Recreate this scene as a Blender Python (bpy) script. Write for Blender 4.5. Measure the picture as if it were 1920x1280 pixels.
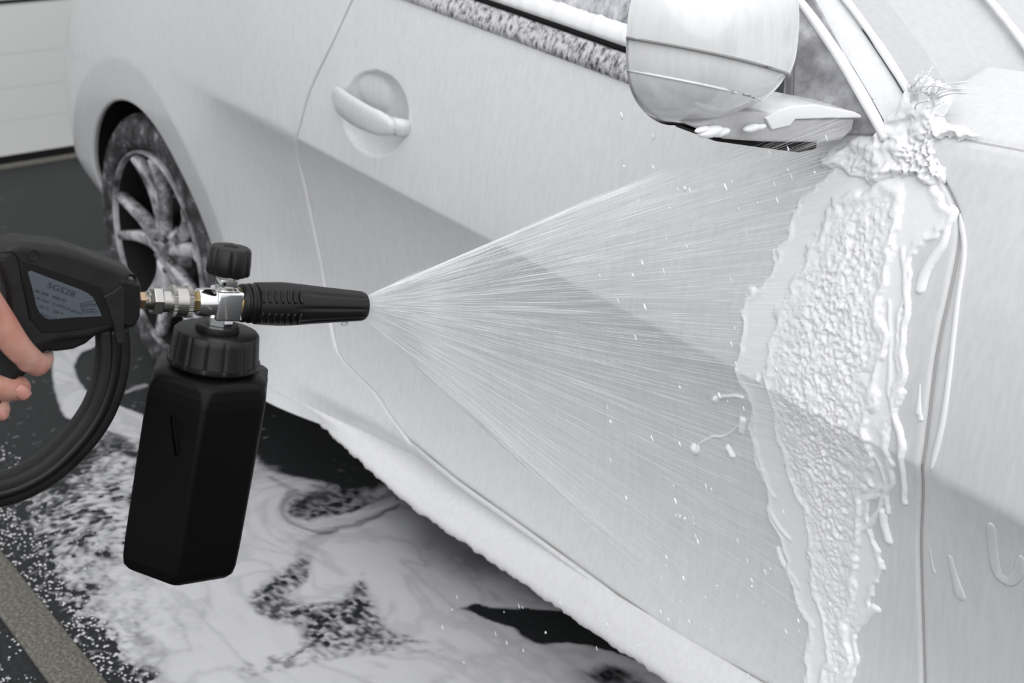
import bpy, bmesh, math, random
import numpy as np
from mathutils import Vector, Matrix
random.seed(4)
for o in list(bpy.data.objects): bpy.data.objects.remove(o)
SC = bpy.context.scene
COL = SC.collection
PI = math.pi
# ------------------------------------------------------------------ camera
CC = np.array([2.5840666, -1.01689383, 1.18854039])
FPX = 2431.47
def cam_rows(yaw, pitch, roll):
    cy, sy, cp, sp = math.cos(yaw), math.sin(yaw), math.cos(pitch), math.sin(pitch)
    f = np.array([sy*cp, cy*cp, -sp]); r = np.array([cy, -sy, 0.]); d = np.cross(f, r)
    cr, sr = math.cos(roll), math.sin(roll)
    return np.array([r*cr+d*sr, -r*sr+d*cr, f])
CM = cam_rows(-0.9128715, 0.38071011, 0.01184795)
cam = bpy.data.cameras.new('camera')
camo = bpy.data.objects.new('camera', cam); COL.objects.link(camo)
m = Matrix(((CM[0][0], -CM[1][0], -CM[2][0], CC[0]), (CM[0][1], -CM[1][1], -CM[2][1], CC[1]),
            (CM[0][2], -CM[1][2], -CM[2][2], CC[2]), (0, 0, 0, 1)))
camo.matrix_world = m
cam.sensor_width = 36; cam.lens = FPX/1920*36; cam.clip_start = .02
cam.dof.use_dof = True; cam.dof.focus_distance = 1.2; cam.dof.aperture_fstop = 10
SC.camera = camo
# ------------------------------------------------------------------ world: overcast daylight
W = bpy.data.worlds.new('overcast'); SC.world = W; W.use_nodes = True
nt = W.node_tree; nt.nodes.clear()
out = nt.nodes.new('ShaderNodeOutputWorld'); bg = nt.nodes.new('ShaderNodeBackground')
tc = nt.nodes.new('ShaderNodeTexCoord'); sx = nt.nodes.new('ShaderNodeSeparateXYZ'); rp = nt.nodes.new('ShaderNodeValToRGB')
nt.links.new(tc.outputs['Generated'], sx.inputs[0]); nt.links.new(sx.outputs['Z'], rp.inputs[0])
nt.links.new(rp.outputs[0], bg.inputs[0]); nt.links.new(bg.outputs[0], out.inputs[0])
e = rp.color_ramp.elements
e[0].position = 0.0; e[0].color = (.44, .447, .46, 1)
e[1].position = 1.0; e[1].color = (.70, .705, .72, 1)
n_ = rp.color_ramp.elements.new(.12); n_.color = (.52, .525, .535, 1)
n_ = rp.color_ramp.elements.new(.5); n_.color = (.68, .685, .70, 1)
bg.inputs[1].default_value = 1.60
sun = bpy.data.lights.new('overcast_sun', 'SUN'); sun.energy = 1.15; sun.angle = math.radians(75); sun.color = (1, .995, .985)
suno = bpy.data.objects.new('overcast_sun', sun); COL.objects.link(suno); suno.rotation_euler = Vector((.75, -.50, .62)).to_track_quat('Z', 'Y').to_euler()
SC.view_settings.view_transform = 'Standard'; SC.view_settings.look = 'None'
SC.view_settings.gamma = 1; SC.view_settings.use_curve_mapping = False
SC.view_settings.exposure = 0.20

# ------------------------------------------------------------------ helpers
def ray(u, v): return np.array([(u-960)/FPX, (v-640)/FPX, 1.]) @ CM
def on_axis(u, v, ax, val):
    d = ray(u, v); return CC+d*(val-CC[ax])/d[ax]
def dep(u, v, t): return CC+ray(u, v)*t
def ss(a, b, x):
    t = np.clip((np.asarray(x, float)-a)/(b-a), 0, 1); return t*t*(3-2*t)
def hash2(ix, iy, seed):
    h = (ix.astype(np.int64)*374761393+iy.astype(np.int64)*668265263+seed*1442695041) & 0x7fffffff
    h = ((h ^ (h >> 13))*1274126177) & 0x7fffffff
    return ((h ^ (h >> 16)) & 0xffffff)/float(0xffffff)
def vnoise(x, y, seed=0):
    x = np.asarray(x, float); y = np.asarray(y, float)
    ix = np.floor(x); iy = np.floor(y); fx = x-ix; fy = y-iy
    fx = fx*fx*(3-2*fx); fy = fy*fy*(3-2*fy)
    a = hash2(ix, iy, seed); b = hash2(ix+1, iy, seed); c = hash2(ix, iy+1, seed); d = hash2(ix+1, iy+1, seed)
    return (a*(1-fx)+b*fx)*(1-fy)+(c*(1-fx)+d*fx)*fy
def fbm(x, y, seed=0, oc=4):
    s = 0; a = .5
    for i in range(oc): s = s+a*vnoise(x*2**i+i*7.3, y*2**i-i*3.1, seed+i); a *= .5
    return s/(1-.5**oc)
def worley(x, y, seed=0):
    ix = np.floor(x); iy = np.floor(y); best = np.full(x.shape, 9.)
    for dx in (-1, 0, 1):
        for dy in (-1, 0, 1):
            cx = ix+dx; cy = iy+dy
            px = cx+hash2(cx, cy, seed); py = cy+hash2(cx, cy, seed+5)
            best = np.minimum(best, (px-x)**2+(py-y)**2)
    return np.sqrt(best)

def mat(name, col, rough=.5, metal=0, coat=0, spec=.5, **k):
    M = bpy.data.materials.new(name); M.use_nodes = True
    b = M.node_tree.nodes['Principled BSDF']
    b.inputs['Base Color'].default_value = (*col, 1); b.inputs['Roughness'].default_value = rough
    b.inputs['Metallic'].default_value = metal; b.inputs['Coat Weight'].default_value = coat
    b.inputs['Specular IOR Level'].default_value = spec
    for a, v in k.items(): b.inputs[a.replace('_', ' ')].default_value = v
    return M
def noise_node(M, scale, vec=(1, 1, 1), detail=4, rough=.55, kind='ShaderNodeTexNoise'):
    t = M.node_tree; n = t.nodes.new(kind); n.inputs['Scale'].default_value = scale
    if kind == 'ShaderNodeTexNoise': n.inputs['Detail'].default_value = detail; n.inputs['Roughness'].default_value = rough
    c = t.nodes.new('ShaderNodeTexCoord'); mp = t.nodes.new('ShaderNodeMapping'); mp.inputs['Scale'].default_value = vec
    t.links.new(c.outputs['Object'], mp.inputs[0]); t.links.new(mp.outputs[0], n.inputs['Vector'])
    return n
def add_bump(M, n, strength, dist, out=0, prev=None):
    t = M.node_tree; b = t.nodes['Principled BSDF']; bp = t.nodes.new('ShaderNodeBump')
    bp.inputs['Strength'].default_value = strength; bp.inputs['Distance'].default_value = dist
    t.links.new(n.outputs[out], bp.inputs['Height'])
    if prev: t.links.new(prev.outputs[0], bp.inputs['Normal'])
    t.links.new(bp.outputs[0], b.inputs['Normal']); return bp
def add_col(M, n, stops, out=0, target='Base Color'):
    t = M.node_tree; r = t.nodes.new('ShaderNodeValToRGB'); e = r.color_ramp.elements
    while len(e) > 1: e.remove(e[-1])
    e[0].position = stops[0][0]; e[0].color = (*stops[0][1], 1)
    for p, c in stops[1:]:
        q = e.new(p); q.color = (*c, 1)
    t.links.new(n.outputs[out], r.inputs[0]); t.links.new(r.outputs[0], t.nodes['Principled BSDF'].inputs[target]); return r

# foam-filmed white paint: vertical run streaks, fine film
def film(name, col, lo=.90, rough=.3, coat=.5, s=1.0, rear_shade=False):
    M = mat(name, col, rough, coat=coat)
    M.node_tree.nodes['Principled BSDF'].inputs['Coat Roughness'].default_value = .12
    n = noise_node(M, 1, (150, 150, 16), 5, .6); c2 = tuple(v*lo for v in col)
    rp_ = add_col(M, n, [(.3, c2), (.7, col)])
    if rear_shade:  # shading towards the rear multiplied into the paint colour
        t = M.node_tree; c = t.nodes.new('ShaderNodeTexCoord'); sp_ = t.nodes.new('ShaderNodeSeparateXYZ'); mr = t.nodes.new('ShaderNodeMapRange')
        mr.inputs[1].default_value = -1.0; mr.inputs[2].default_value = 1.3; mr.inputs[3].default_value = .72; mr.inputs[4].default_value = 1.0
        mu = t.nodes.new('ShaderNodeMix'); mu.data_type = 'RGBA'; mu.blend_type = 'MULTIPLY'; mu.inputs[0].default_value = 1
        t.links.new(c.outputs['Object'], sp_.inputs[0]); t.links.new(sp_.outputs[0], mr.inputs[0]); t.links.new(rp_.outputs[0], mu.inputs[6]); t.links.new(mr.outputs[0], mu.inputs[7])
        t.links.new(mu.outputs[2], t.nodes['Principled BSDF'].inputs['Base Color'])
    b1 = add_bump(M, n, .3*s, .0012)
    n2 = noise_node(M, 420, (1, 1, .6), 3)
    add_bump(M, n2, .16*s, .0006, prev=b1)
    return M
PAINT = film('soapy_white_paint', (.70, .705, .715), rear_shade=True)
PAINT_R = film('soapy_white_paint_rear', (.66, .665, .66), s=.5)
SKIRT = film('soapy_skirt', (.71, .71, .715), rough=.5, coat=.1, s=1.4)
FOAMG = mat('gap_foam', (.52, .52, .51), .6)
DARKIN = mat('dark_inside', (.006, .006, .0065), .8, spec=.2)
BLACKP = mat('black_plastic', (.0045, .0045, .005), .42, spec=.35)
add_bump(BLACKP, noise_node(BLACKP, 900), .12, .0003)
BLACKP2 = mat('black_bottle_plastic', (.0022, .0022, .0024), .42, spec=.16)
add_bump(BLACKP2, noise_node(BLACKP2, 600), .10, .0003)
GREYP = mat('worn_black_plastic', (.01, .01, .01), .55, spec=.35)
add_col(GREYP, noise_node(GREYP, 60), [(.35, (.006, .006, .0062)), (.75, (.013, .013, .0127))])
add_bump(GREYP, noise_node(GREYP, 1100), .25, .0004)
CHROME = mat('chrome', (.86, .87, .88), .07, 1)
STEEL = mat('worn_steel', (.50, .49, .47), .27, 1); add_bump(STEEL, noise_node(STEEL, 500), .1, .0003)
BRASS = mat('oxidised_brass', (.36, .27, .14), .35, 1)
TEAL = mat('label_blue_grey', (.075, .088, .105), .5, spec=.3)
INK = mat('label_ink', (.018, .019, .025), .6, spec=.2)
RUBBER = mat('foamy_tyre', (.02, .02, .02), .7)
add_col(RUBBER, noise_node(RUBBER, 30, (1, 1, 1), 6, .7), [(.42, (.015, .015, .016)), (.56, (.07, .07, .075)), (.72, (.36, .36, .38))])
RIM = mat('foamy_dark_rim', (.05, .05, .052), .35, .0, coat=.4)
add_col(RIM, noise_node(RIM, 16, (1, 1, 1), 8, .72), [(.34, (.025, .025, .028)), (.45, (.16, .16, .17)), (.56, (.46, .46, .49)), (.75, (.66, .66, .69))])
RIMEDGE = mat('foamy_rim_edge', (.40, .40, .42), .4)
add_col(RIMEDGE, noise_node(RIMEDGE, 11, (1, 1, 1), 4), [(.38, (.03, .03, .032)), (.56, (.34, .34, .36)), (.7, (.5, .5, .52))])
FOAM = mat('thick_foam', (.86, .865, .88), .42, Subsurface_Weight=.0)
fb = add_bump(FOAM, noise_node(FOAM, 420, detail=3), .35, .0012)
FOAMW = mat('wet_foam', (.84, .845, .86), .22, coat=.5)
add_bump(FOAMW, noise_node(FOAMW, 200), .15, .001)
GLASSF = mat('foam_streaked_glass', (.5, .5, .53), .12, coat=.6)
add_col(GLASSF, noise_node(GLASSF, 1, (45, 45, 11), 7, .62), [(.36, (.16, .165, .19)), (.5, (.42, .425, .45)), (.66, (.68, .68, .70))])
QGLASS = mat('quarter_glass', (.3, .3, .33), .1, coat=.6)
add_col(QGLASS, noise_node(QGLASS, 26, (1, 1, 1), 7, .6), [(.35, (.17, .17, .185)), (.55, (.34, .34, .36)), (.72, (.62, .62, .64))])
MOULD = mat('foam_speckled_trim', (.2, .2, .2), .3)
add_col(MOULD, noise_node(MOULD, 1, (150, 150, 60), 5, .65), [(.38, (.07, .07, .075)), (.46, (.34, .34, .36)), (.58, (.60, .60, .62))])
SKIN = mat('skin', (.50, .27, .21), .5, Subsurface_Weight=.15)
SKIN.node_tree.nodes['Principled BSDF'].inputs['Subsurface Radius'].default_value = (.01, .004, .002)
SKIN.node_tree.nodes['Principled BSDF'].inputs['Subsurface Scale'].default_value = .3
add_col(SKIN, noise_node(SKIN, 28), [(.3, (.42, .15, .11)), (.62, (.54, .31, .25))])
add_bump(SKIN, noise_node(SKIN, 380), .25, .0006)
NAIL = mat('nail', (.50, .24, .20), .3, coat=.3)
SLEEVE = mat('black_sleeve', (.015, .015, .017), .9); add_bump(SLEEVE, noise_node(SLEEVE, 300), .3, .001)

def link(name, me, M=None, parent=None, smooth=True, local=False):
    o = bpy.data.objects.new(name, me); COL.objects.link(o)
    if M is not None:
        me.materials.clear(); me.materials.append(M)
    if smooth and len(me.polygons): me.polygons.foreach_set('use_smooth', [True]*len(me.polygons))
    if parent is not None: o.parent = parent
    return o
def mesh(name, V, F, M=None, parent=None, smooth=True):
    me = bpy.data.meshes.new(name); me.from_pydata([tuple(map(float, p)) for p in V], [], [tuple(map(int, f)) for f in F]); me.update()
    return link(name, me, M, parent, smooth)
def gridfaces(nu, nv, wrapu=False, keep=None):
    i = np.arange(nu if wrapu else nu-1)[:, None]; j = np.arange(nv-1)[None, :]
    a = i*nv+j; b = ((i+1) % nu)*nv+j
    F = np.stack([a, b, b+1, a+1], -1).reshape(-1, 4)
    return F
def fast_mesh(name, V, F, M, parent=None, smooth=True, attr=None):
    V = np.asarray(V, float).reshape(-1, 3); F = np.asarray(F)
    used = np.unique(F); mp = -np.ones(len(V), int); mp[used] = np.arange(len(used)); V = V[used]; F = mp[F]
    me = bpy.data.meshes.new(name); n = len(F); k = F.shape[1]
    me.vertices.add(len(V)); me.vertices.foreach_set('co', V.ravel())
    me.loops.add(n*k); me.loops.foreach_set('vertex_index', F.ravel().astype(np.int32))
    me.polygons.add(n); me.polygons.foreach_set('loop_start', np.arange(0, n*k, k, dtype=np.int32))
    me.polygons.foreach_set('loop_total', np.full(n, k, np.int32))
    me.update(calc_edges=True); me.validate()
    if attr:
        for an, av in attr.items():
            at = me.attributes.new(an, 'FLOAT', 'POINT'); at.data.foreach_set('value', np.asarray(av, float).ravel()[used])
    return link(name, me, M, parent, smooth)
def grid(name, P, M, parent=None, wrapu=False, flip=False, solid=0, mask=None, attr=None):
    nu, nv = P.shape[:2]; F = gridfaces(nu, nv, wrapu)
    if flip: F = F[:, ::-1]
    if mask is not None: F = F[mask.reshape(-1)[F].all(1)]
    o = fast_mesh(name, P, F, M, parent, attr=attr)
    if solid:
        md = o.modifiers.new('thickness', 'SOLIDIFY'); md.thickness = solid; md.offset = -1; md.use_rim = True
    return o
def empty(name, loc=(0, 0, 0), mw=None):
    o = bpy.data.objects.new(name, None); COL.objects.link(o); o.empty_display_size = .05
    if mw is not None: o.matrix_world = mw
    else: o.location = loc
    return o
def tag(o, label=None, cat=None, group=None, kind=None):
    if label: o['label'] = label
    if cat: o['category'] = cat
    if group: o['group'] = group
    if kind: o['kind'] = kind
    return o
def frame_on(d, up=(0, 0, 1)):
    d = Vector(d).normalized(); u = Vector(up); s = d.cross(u)
    if s.length < 1e-4: s = d.cross(Vector((1, 0, 0)))
    s.normalize(); return d, s, s.cross(d)
def tube_vf(pts, rad, n=12, sq=1.0, up=(0, 0, 1), cap=True):
    pts = [Vector(map(float, p)) for p in pts]
    if not hasattr(rad, '__len__'): rad = [rad]*len(pts)
    V = []; F = []
    for i, p in enumerate(pts):
        d = (pts[min(i+1, len(pts)-1)]-pts[max(i-1, 0)])
        d, s, t = frame_on(d, up)
        r = rad[i]; ra, rb = (r if hasattr(r, '__len__') else (r, r))
        for k in range(n):
            a = 2*PI*k/n; c, q = math.cos(a), math.sin(a)
            if sq != 1: c = math.copysign(abs(c)**sq, c); q = math.copysign(abs(q)**sq, q)
            V.append(p+s*(c*ra)+t*(q*rb))
    for i in range(len(pts)-1):
        for k in range(n):
            F.append((i*n+k, i*n+(k+1) % n, (i+1)*n+(k+1) % n, (i+1)*n+k))
    if cap: F.append(tuple(range(n))[::-1]); F.append(tuple(range((len(pts)-1)*n, len(pts)*n)))
    return V, F
def tube(name, pts, rad, M, parent=None, n=12, sq=1.0, up=(0, 0, 1), smooth=True):
    V, F = tube_vf(pts, rad, n, sq, up); return mesh(name, V, F, M, parent, smooth)
def spline(pts, n):
    P = np.array(pts, float); d = np.r_[0, np.cumsum(np.linalg.norm(np.diff(P, axis=0), axis=1))]
    m_ = np.zeros_like(P); m_[1:-1] = (P[2:]-P[:-2])/(d[2:]-d[:-2])[:, None]; m_[0] = (P[1]-P[0])/(d[1]-d[0]); m_[-1] = (P[-1]-P[-2])/(d[-1]-d[-2])
    t = np.linspace(0, d[-1], n); k = np.clip(np.searchsorted(d, t, 'right')-1, 0, len(d)-2)
    h = (d[k+1]-d[k])[:, None]; s = ((t-d[k])[:, None])/h
    return (2*s**3-3*s**2+1)*P[k]+(s**3-2*s**2+s)*h*m_[k]+(-2*s**3+3*s**2)*P[k+1]+(s**3-s**2)*h*m_[k+1]
def lathe(name, prof, M, parent, axis='x', n=40, flute=None, smooth=True, off=(0, 0, 0)):
    V = []; F = []
    for i, (a, r) in enumerate(prof):
        for k in range(n):
            t = 2*PI*k/n; rr = r*(flute(a, t) if flute else 1)
            c, s = rr*math.cos(t), rr*math.sin(t)
            p = (a, c, s) if axis == 'x' else (c, a, s)
            V.append((p[0]+off[0], p[1]+off[1], p[2]+off[2]))
    L = len(prof)
    for i in range(L-1):
        for k in range(n): F.append((i*n+k, (i+1)*n+k, (i+1)*n+(k+1) % n, i*n+(k+1) % n))
    F.append(tuple(range(n))); F.append(tuple(range((L-1)*n, L*n))[::-1])
    if axis != 'x': F = [f[::-1] for f in F]
    o = mesh(name, V, F, M, parent, smooth)
    if smooth: edge_split(o)
    return o
def edge_split(o, ang=38):
    md = o.modifiers.new('crisp', 'EDGE_SPLIT'); md.split_angle = math.radians(ang)
def bevel(o, w, seg=3):
    md = o.modifiers.new('bevel', 'BEVEL'); md.width = w; md.segments = seg; md.limit_method = 'ANGLE'; md.angle_limit = math.radians(30)
def box(name, c, s, M, parent=None, bev=0, rot=None):
    V = []
    for x in (-1, 1):
        for y in (-1, 1):
            for z in (-1, 1):
                p = Vector((x*s[0], y*s[1], z*s[2]))
                if rot is not None: p = rot @ p
                V.append(p+Vector(c))
    F = [(0, 1, 3, 2), (4, 6, 7, 5), (0, 4, 5, 1), (2, 3, 7, 6), (0, 2, 6, 4), (1, 5, 7, 3)]
    o = mesh(name, V, F, M, parent, False)
    if bev: bevel(o, bev); o.data.polygons.foreach_set('use_smooth', [True]*6); 
    return o
def extrude_poly(name, pts, lo, hi, M, parent, bev=0):   # pts in local x,y; extruded on local z
    n = len(pts); V = [(p[0], p[1], lo) for p in pts]+[(p[0], p[1], hi) for p in pts]
    F = [tuple(range(n))[::-1], tuple(range(n, 2*n))]+[(i, (i+1) % n, n+(i+1) % n, n+i) for i in range(n)]
    o = mesh(name, V, F, M, parent, False)
    bm = bmesh.new(); bm.from_mesh(o.data); bmesh.ops.recalc_face_normals(bm, faces=bm.faces); bm.to_mesh(o.data); bm.free()
    if bev: bevel(o, bev, 4)
    return o
def hexnut(name, a0, a1, r, M, parent, axis='x', off=(0, 0, 0), rot=0):
    V = []; F = []
    ring = [(a0, .93), (a0+(a1-a0)*.12, 1), (a1-(a1-a0)*.12, 1), (a1, .93)]
    for a, q in ring:
        for k in range(6):
            t = PI/3*k+rot; c, s = r*q*math.cos(t), r*q*math.sin(t)
            p = (a, c, s) if axis == 'x' else (c, a, s); V.append((p[0]+off[0], p[1]+off[1], p[2]+off[2]))
    for i in range(3):
        for k in range(6): F.append((i*6+k, (i+1)*6+k, (i+1)*6+(k+1) % 6, i*6+(k+1) % 6))
    F.append(tuple(range(6))); F.append(tuple(range(18, 24))[::-1])
    if axis != 'x': F = [f[::-1] for f in F]
    o = mesh(name, V, F, M, parent, False); bevel(o, .0005, 2); return o

def blob(c, r, sc=(1, 1, 1), amp=.35, fr=60, n=22, seed=0):
    V = []; F = []
    for i in range(n+1):
        th = PI*i/n
        for k in range(2*n):
            ph = PI*k/n; d = np.array([math.sin(th)*math.cos(ph), math.sin(th)*math.sin(ph), math.cos(th)])
            p = d*r; q = 1+amp*(float(fbm(np.array((p[0]+p[2]*.6)*fr+seed), np.array((p[1]+p[2]*.8)*fr), seed, 3))-.5)*2
            V.append(np.array(c)+p*q*np.array(sc))
    for i in range(n):
        for k in range(2*n): F.append((i*2*n+k, (i+1)*2*n+k, (i+1)*2*n+(k+1) % (2*n), i*2*n+(k+1) % (2*n)))
    return V, F
# ------------------------------------------------------------------ car body side surface  y = side_y(x, z)   (x forward, y into the car, z up)
def zbot(x): return np.interp(x, [1.0, 1.1, 1.2, 1.5, 1.75, 1.96], [.290, .268, .258, .240, .236, .236])
AX, AZ, AR = -.033, .350, .306
def crease_z(x): return .66-.0935*(x-1.2)
def side_y(x, z, tuck=True):
    x = np.asarray(x, float); z = np.asarray(z, float)
    h = z-crease_z(x); g = np.maximum(-h, 0); hp = np.maximum(h, 0)
    up = .10*hp+.55*hp**2
    dn = .042*(1-np.exp(-g/.12))-.95*np.maximum(0, g-.22)**2
    k = ss(.15, .6, x)
    sm = .42*(z-.56)**2
    y = k*np.where(h > 0, up, dn)+(1-k)*sm
    y = y-.020*np.exp(-((x-.02)/.38)**2-((z-.58)/.26)**2)
    x0 = np.interp(z, [.15, .34, .47, .70, .83, 1.0], [-.12, -.17, -.30, -.31, -.25, -.2])
    d = np.maximum(0, x0-x); y = y+np.where(d < .45, 1.0*d**2, .2025+.9*(d-.45))
    d = np.maximum(0, x-2.25); y = y+.16*d**2
    if tuck: y = y+1.2*np.maximum(0, zbot(x)-.006-z)*ss(.55, 1.0, x)
    for cx in (AX, 2.81):
        r = np.hypot(x-cx, z-AZ); y = y+.20*np.maximum(0, .395-np.maximum(r, AR-.01))
    return y
def S(u, v, off=0.):
    p = on_axis(u, v, 1, 0.)
    for i in range(30): p = on_axis(u, v, 1, .5*p[1]+.5*(float(side_y(p[0], p[2], False))+off))
    return p

car = empty('car', (1.2, .9, 0))
tag(car, 'white coupe car covered in soapy foam, seen along its side', 'car')
def carpart(o): o.parent = car; o.location = Vector(o.location)-Vector((1.2, .9, 0)); return o

def SL(l, y=None): return np.array([(S(*q) if y is None else on_axis(*q, 1, y))[[0, 2]] for q in l])
gap_front = SL([(1729, 1330), (1729, 1200), (1724, 1019), (1726, 881), (1735, 812), (1755, 654), (1783, 524), (1799, 430), (1792, 392), (1770, 345), (1735, 290), (1700, 240)])
gap_front = np.vstack([[(gap_front[0][0]+.003, .236)], gap_front])
gap_rear = np.vstack([[(.86, 1.06)], SL([(662, -6), (620, 85), (580, 170), (557, 250), (560, 300), (570, 340), (585, 410), (600, 480), (613, 560), (630, 650), (655, 687)]), SL([(698, 735), (730, 775), (780, 830)], .010)])
bottom_c = np.vstack([SL([(780, 830), (858, 893), (905, 927), (1020, 1010), (1170, 1120), (1280, 1197), (1400, 1268)], .010), [(gap_front[0][0]+.001, .236)]])
GR = spline(gap_rear, 120); GF = spline(gap_front, 120)
def xrear(z): return np.interp(z, GR[::-1, 1], GR[::-1, 0])
def xfront(z): return np.interp(z, GF[:, 1], GF[:, 0])
def zbot(x): return np.interp(x, bottom_c[:, 0], bottom_c[:, 1])
GR = spline(gap_rear, 160)
def ztop(x): return np.interp(x, [.8, .916, 1.205, 1.467, 1.87, 1.95], [.955, .948, .915, .886, .925, .80]) if False else np.interp(x, [.8, .916, 1.205, 1.467, 1.65, 1.83], [.957, .948, .917, .888, .888, .897])

def clustered(n, e=.004, L=1.0):
    t = np.linspace(0, 1, n); a = np.array([0, e*.15/L, e*.5/L, e/L]); b = 1-a[::-1]
    return np.r_[a, t[(t > e/L*1.5) & (t < 1-e/L*1.5)], b]
# dish and handle of the door
HC = S(700, 213); HX, HZ = HC[0], HC[2]
def dish(x, z):
    r = np.hypot((x-HX)/.090, (z-HZ)/.062)
    d = .030*np.clip(1-r**2.2, 0, 1)**.75
    r2 = np.hypot((x-(HX-.030))/.036, (z-(HZ+.022))/.030)
    return d-.008*np.clip(1-r2**2, 0, 1)**.8*(r < 1)
G = .0016
def door_panel():
    s = clustered(330, .004, 1.2); t = clustered(230, .004, .6)
    Sg, Tg = np.meshgrid(s, t, indexing='ij')
    x = .8+Sg*1.1; z = .25+Tg*.65
    for i in range(25):
        xl = xrear(z)+G; xr = xfront(np.clip(z, .236, .925))-G
        x = xl+(xr-xl)*Sg
        zb = zbot(x)+G; zt = ztop(x)
        z = zb+(zt-zb)*Tg
    y = side_y(x, z)+dish(x, z)
    ed = np.minimum(np.minimum(Sg*1.2, (1-Sg)*1.2), Tg*.6)
    y = y+.0035*np.clip(1-ed/.0038, 0, 1)**2
    return np.stack([x, y, z], -1)
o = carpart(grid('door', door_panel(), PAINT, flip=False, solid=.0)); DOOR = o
# quarter panel: rings round the rear arch
def ring_panel(cx, poly, ang, nr, bias=1.6):
    poly = np.array(poly); P = []
    A_ = poly; B_ = np.roll(poly, -1, axis=0)
    for a in ang:
        d = np.array([math.cos(a), math.sin(a)]); best = 9
        for p, q in zip(A_, B_):
            e_ = q-p; den = d[0]*e_[1]-d[1]*e_[0]
            if abs(den) < 1e-12: continue
            w = p-np.array([cx, AZ]); t = (w[0]*e_[1]-w[1]*e_[0])/den; s = (w[0]*d[1]-w[1]*d[0])/den
            if t > 0 and -1e-9 <= s <= 1+1e-9: best = min(best, t)
        tt = np.r_[0, .0008, .002, np.linspace(.004, 1, nr)**bias]; tt = np.sort(tt)
        L = best-AR; tt = np.sort(np.r_[tt, 1-.0045/L, 1-.002/L, 1-.0006/L]); r = AR+tt*L
        P.append(np.stack([cx+d[0]*r, AZ+d[1]*r, r-AR, best-r], -1))
    P = np.array(P); x, z = P[..., 0], P[..., 1]
    y = side_y(x, z)+.004*np.clip(1-P[..., 2]/.004, 0, 1)**2+.0035*np.clip(1-P[..., 3]/.0038, 0, 1)**2
    return np.stack([x, y, z], -1)
a_lo = math.asin((.205-AZ)/AR)
ang = np.linspace(a_lo, PI-a_lo, 420)
gr2 = np.array(GR); 
RX, RZ0 = gap_rear[-1]
qp = [(-1.15, .2), (RX-.03, .2), (RX-.004, RZ0-.006)]+[(p[0]-G, p[1]-.001) for p in GR[::-1][1:]]+[(-1.15, 1.06)]
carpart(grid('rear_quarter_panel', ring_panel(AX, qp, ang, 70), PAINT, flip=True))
# arch return lips and wheel well
def lip(cx, name='wheel_arch_lip'):
    P = []
    for a in np.linspace(a_lo, PI-a_lo, 160):
        x, z = cx+AR*math.cos(a), AZ+AR*math.sin(a); y = float(side_y(x, z))+.004
        row = [(x, y, z)]
        for dy, dr in ((.002, .0005), (.005, .0015), (.009, .003)): row.append((cx+(AR+dr)*math.cos(a), y+dy, AZ+(AR+dr)*math.sin(a)))
        P.append(row)
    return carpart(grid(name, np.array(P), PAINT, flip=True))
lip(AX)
def liner(cx):
    P = []
    for a in np.linspace(a_lo-.3, PI-a_lo+.3, 60):
        ya = float(side_y(cx+AR*math.cos(a), AZ+AR*math.sin(a)))+.008
        P.append([(cx+r*math.cos(a), max(y, ya), max(.06, AZ+r*math.sin(a))) for y, r in ((.0, AR+.0035), (.008, AR+.004), (.03, AR+.006), (.30, AR+.01), (.32, .05))])
    return carpart(grid('wheel_liner', np.array(P), DARKIN, flip=True))
liner(AX)
# rocker between door and skirt, and side skirt
xs = np.linspace(RX-.03, 2.45, 200)
P = []
for x in xs:
    zt = float(zbot(x))-G if x < 1.93 else .236
    P.append([(x, float(side_y(x, z))+(.0035 if j == 0 else 0), z) for j, z in enumerate(np.linspace(zt, .200, 10))])
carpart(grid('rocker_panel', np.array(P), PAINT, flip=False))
P = []
for x in np.linspace(.44, 2.45, 420):
    w = float(ss(.46, 1.1, x)); nz = .0026*(float(fbm(np.array(x*95.), np.array(0.), 3, 3))-.5)*2
    zi = .226-.008*w; yi = float(side_y(x, zi))-.0005
    out = -.004-.020*w
    prof = [(yi+.004, zi+.001), (yi-.001, zi), (yi*.5+out*.5-.001, zi-.016*w-.004), (out+.003, zi-.030*w-.006), (out, zi-.035*w-.008), (out+.001+nz, zi-.042*w-.010+nz), (out+.010, zi-.046*w-.012+nz), (.10, zi-.044*w-.011)]
    P.append([(x, a, b) for a, b in prof])
carpart(grid('side_skirt', np.array(P), SKIRT))
# backing behind the gaps
xs = np.linspace(.3, 2.4, 180); zs = np.linspace(.21, .90, 60); X, Z = np.meshgrid(xs, zs, indexing='ij')
keep = np.hypot(X-AX, Z-AZ) > AR+.02
back = np.where(np.hypot((X-HX)/.11, (Z-HZ)/.085) < 1, .034, 0)
carpart(grid('gap_backing', np.stack([X, side_y(X, Z)+.0040+back, Z], -1), FOAMG, mask=keep))
# rear bumper detail: seam lines as raised grey lines following the surface
def on_side(pts, n, off=-.0012):
    q = spline([(p[0], 0, p[2]) for p in pts], n)
    return [(a[0], float(side_y(a[0], a[2]))+off, a[2]) for a in q]
SEAM = mat('seam_shadow_grey', (.30, .30, .30), .5)
def seam(name, uv, w, M=SEAM, off=-.0006, par=True):
    pts = on_side([S(*p) for p in uv], 24, off); V = []; F = []
    return carpart(tube(name, pts, [(w, w*.5)]*len(pts), M, n=6, up=(0, 1, 0)))
seam('tail_light_seam', [(112, 72), (132, 78), (152, 94), (168, 118), (178, 136)], .0030)
seam('bumper_seam', [(124, 270), (140, 273), (158, 277), (172, 281)], .0022)

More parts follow.
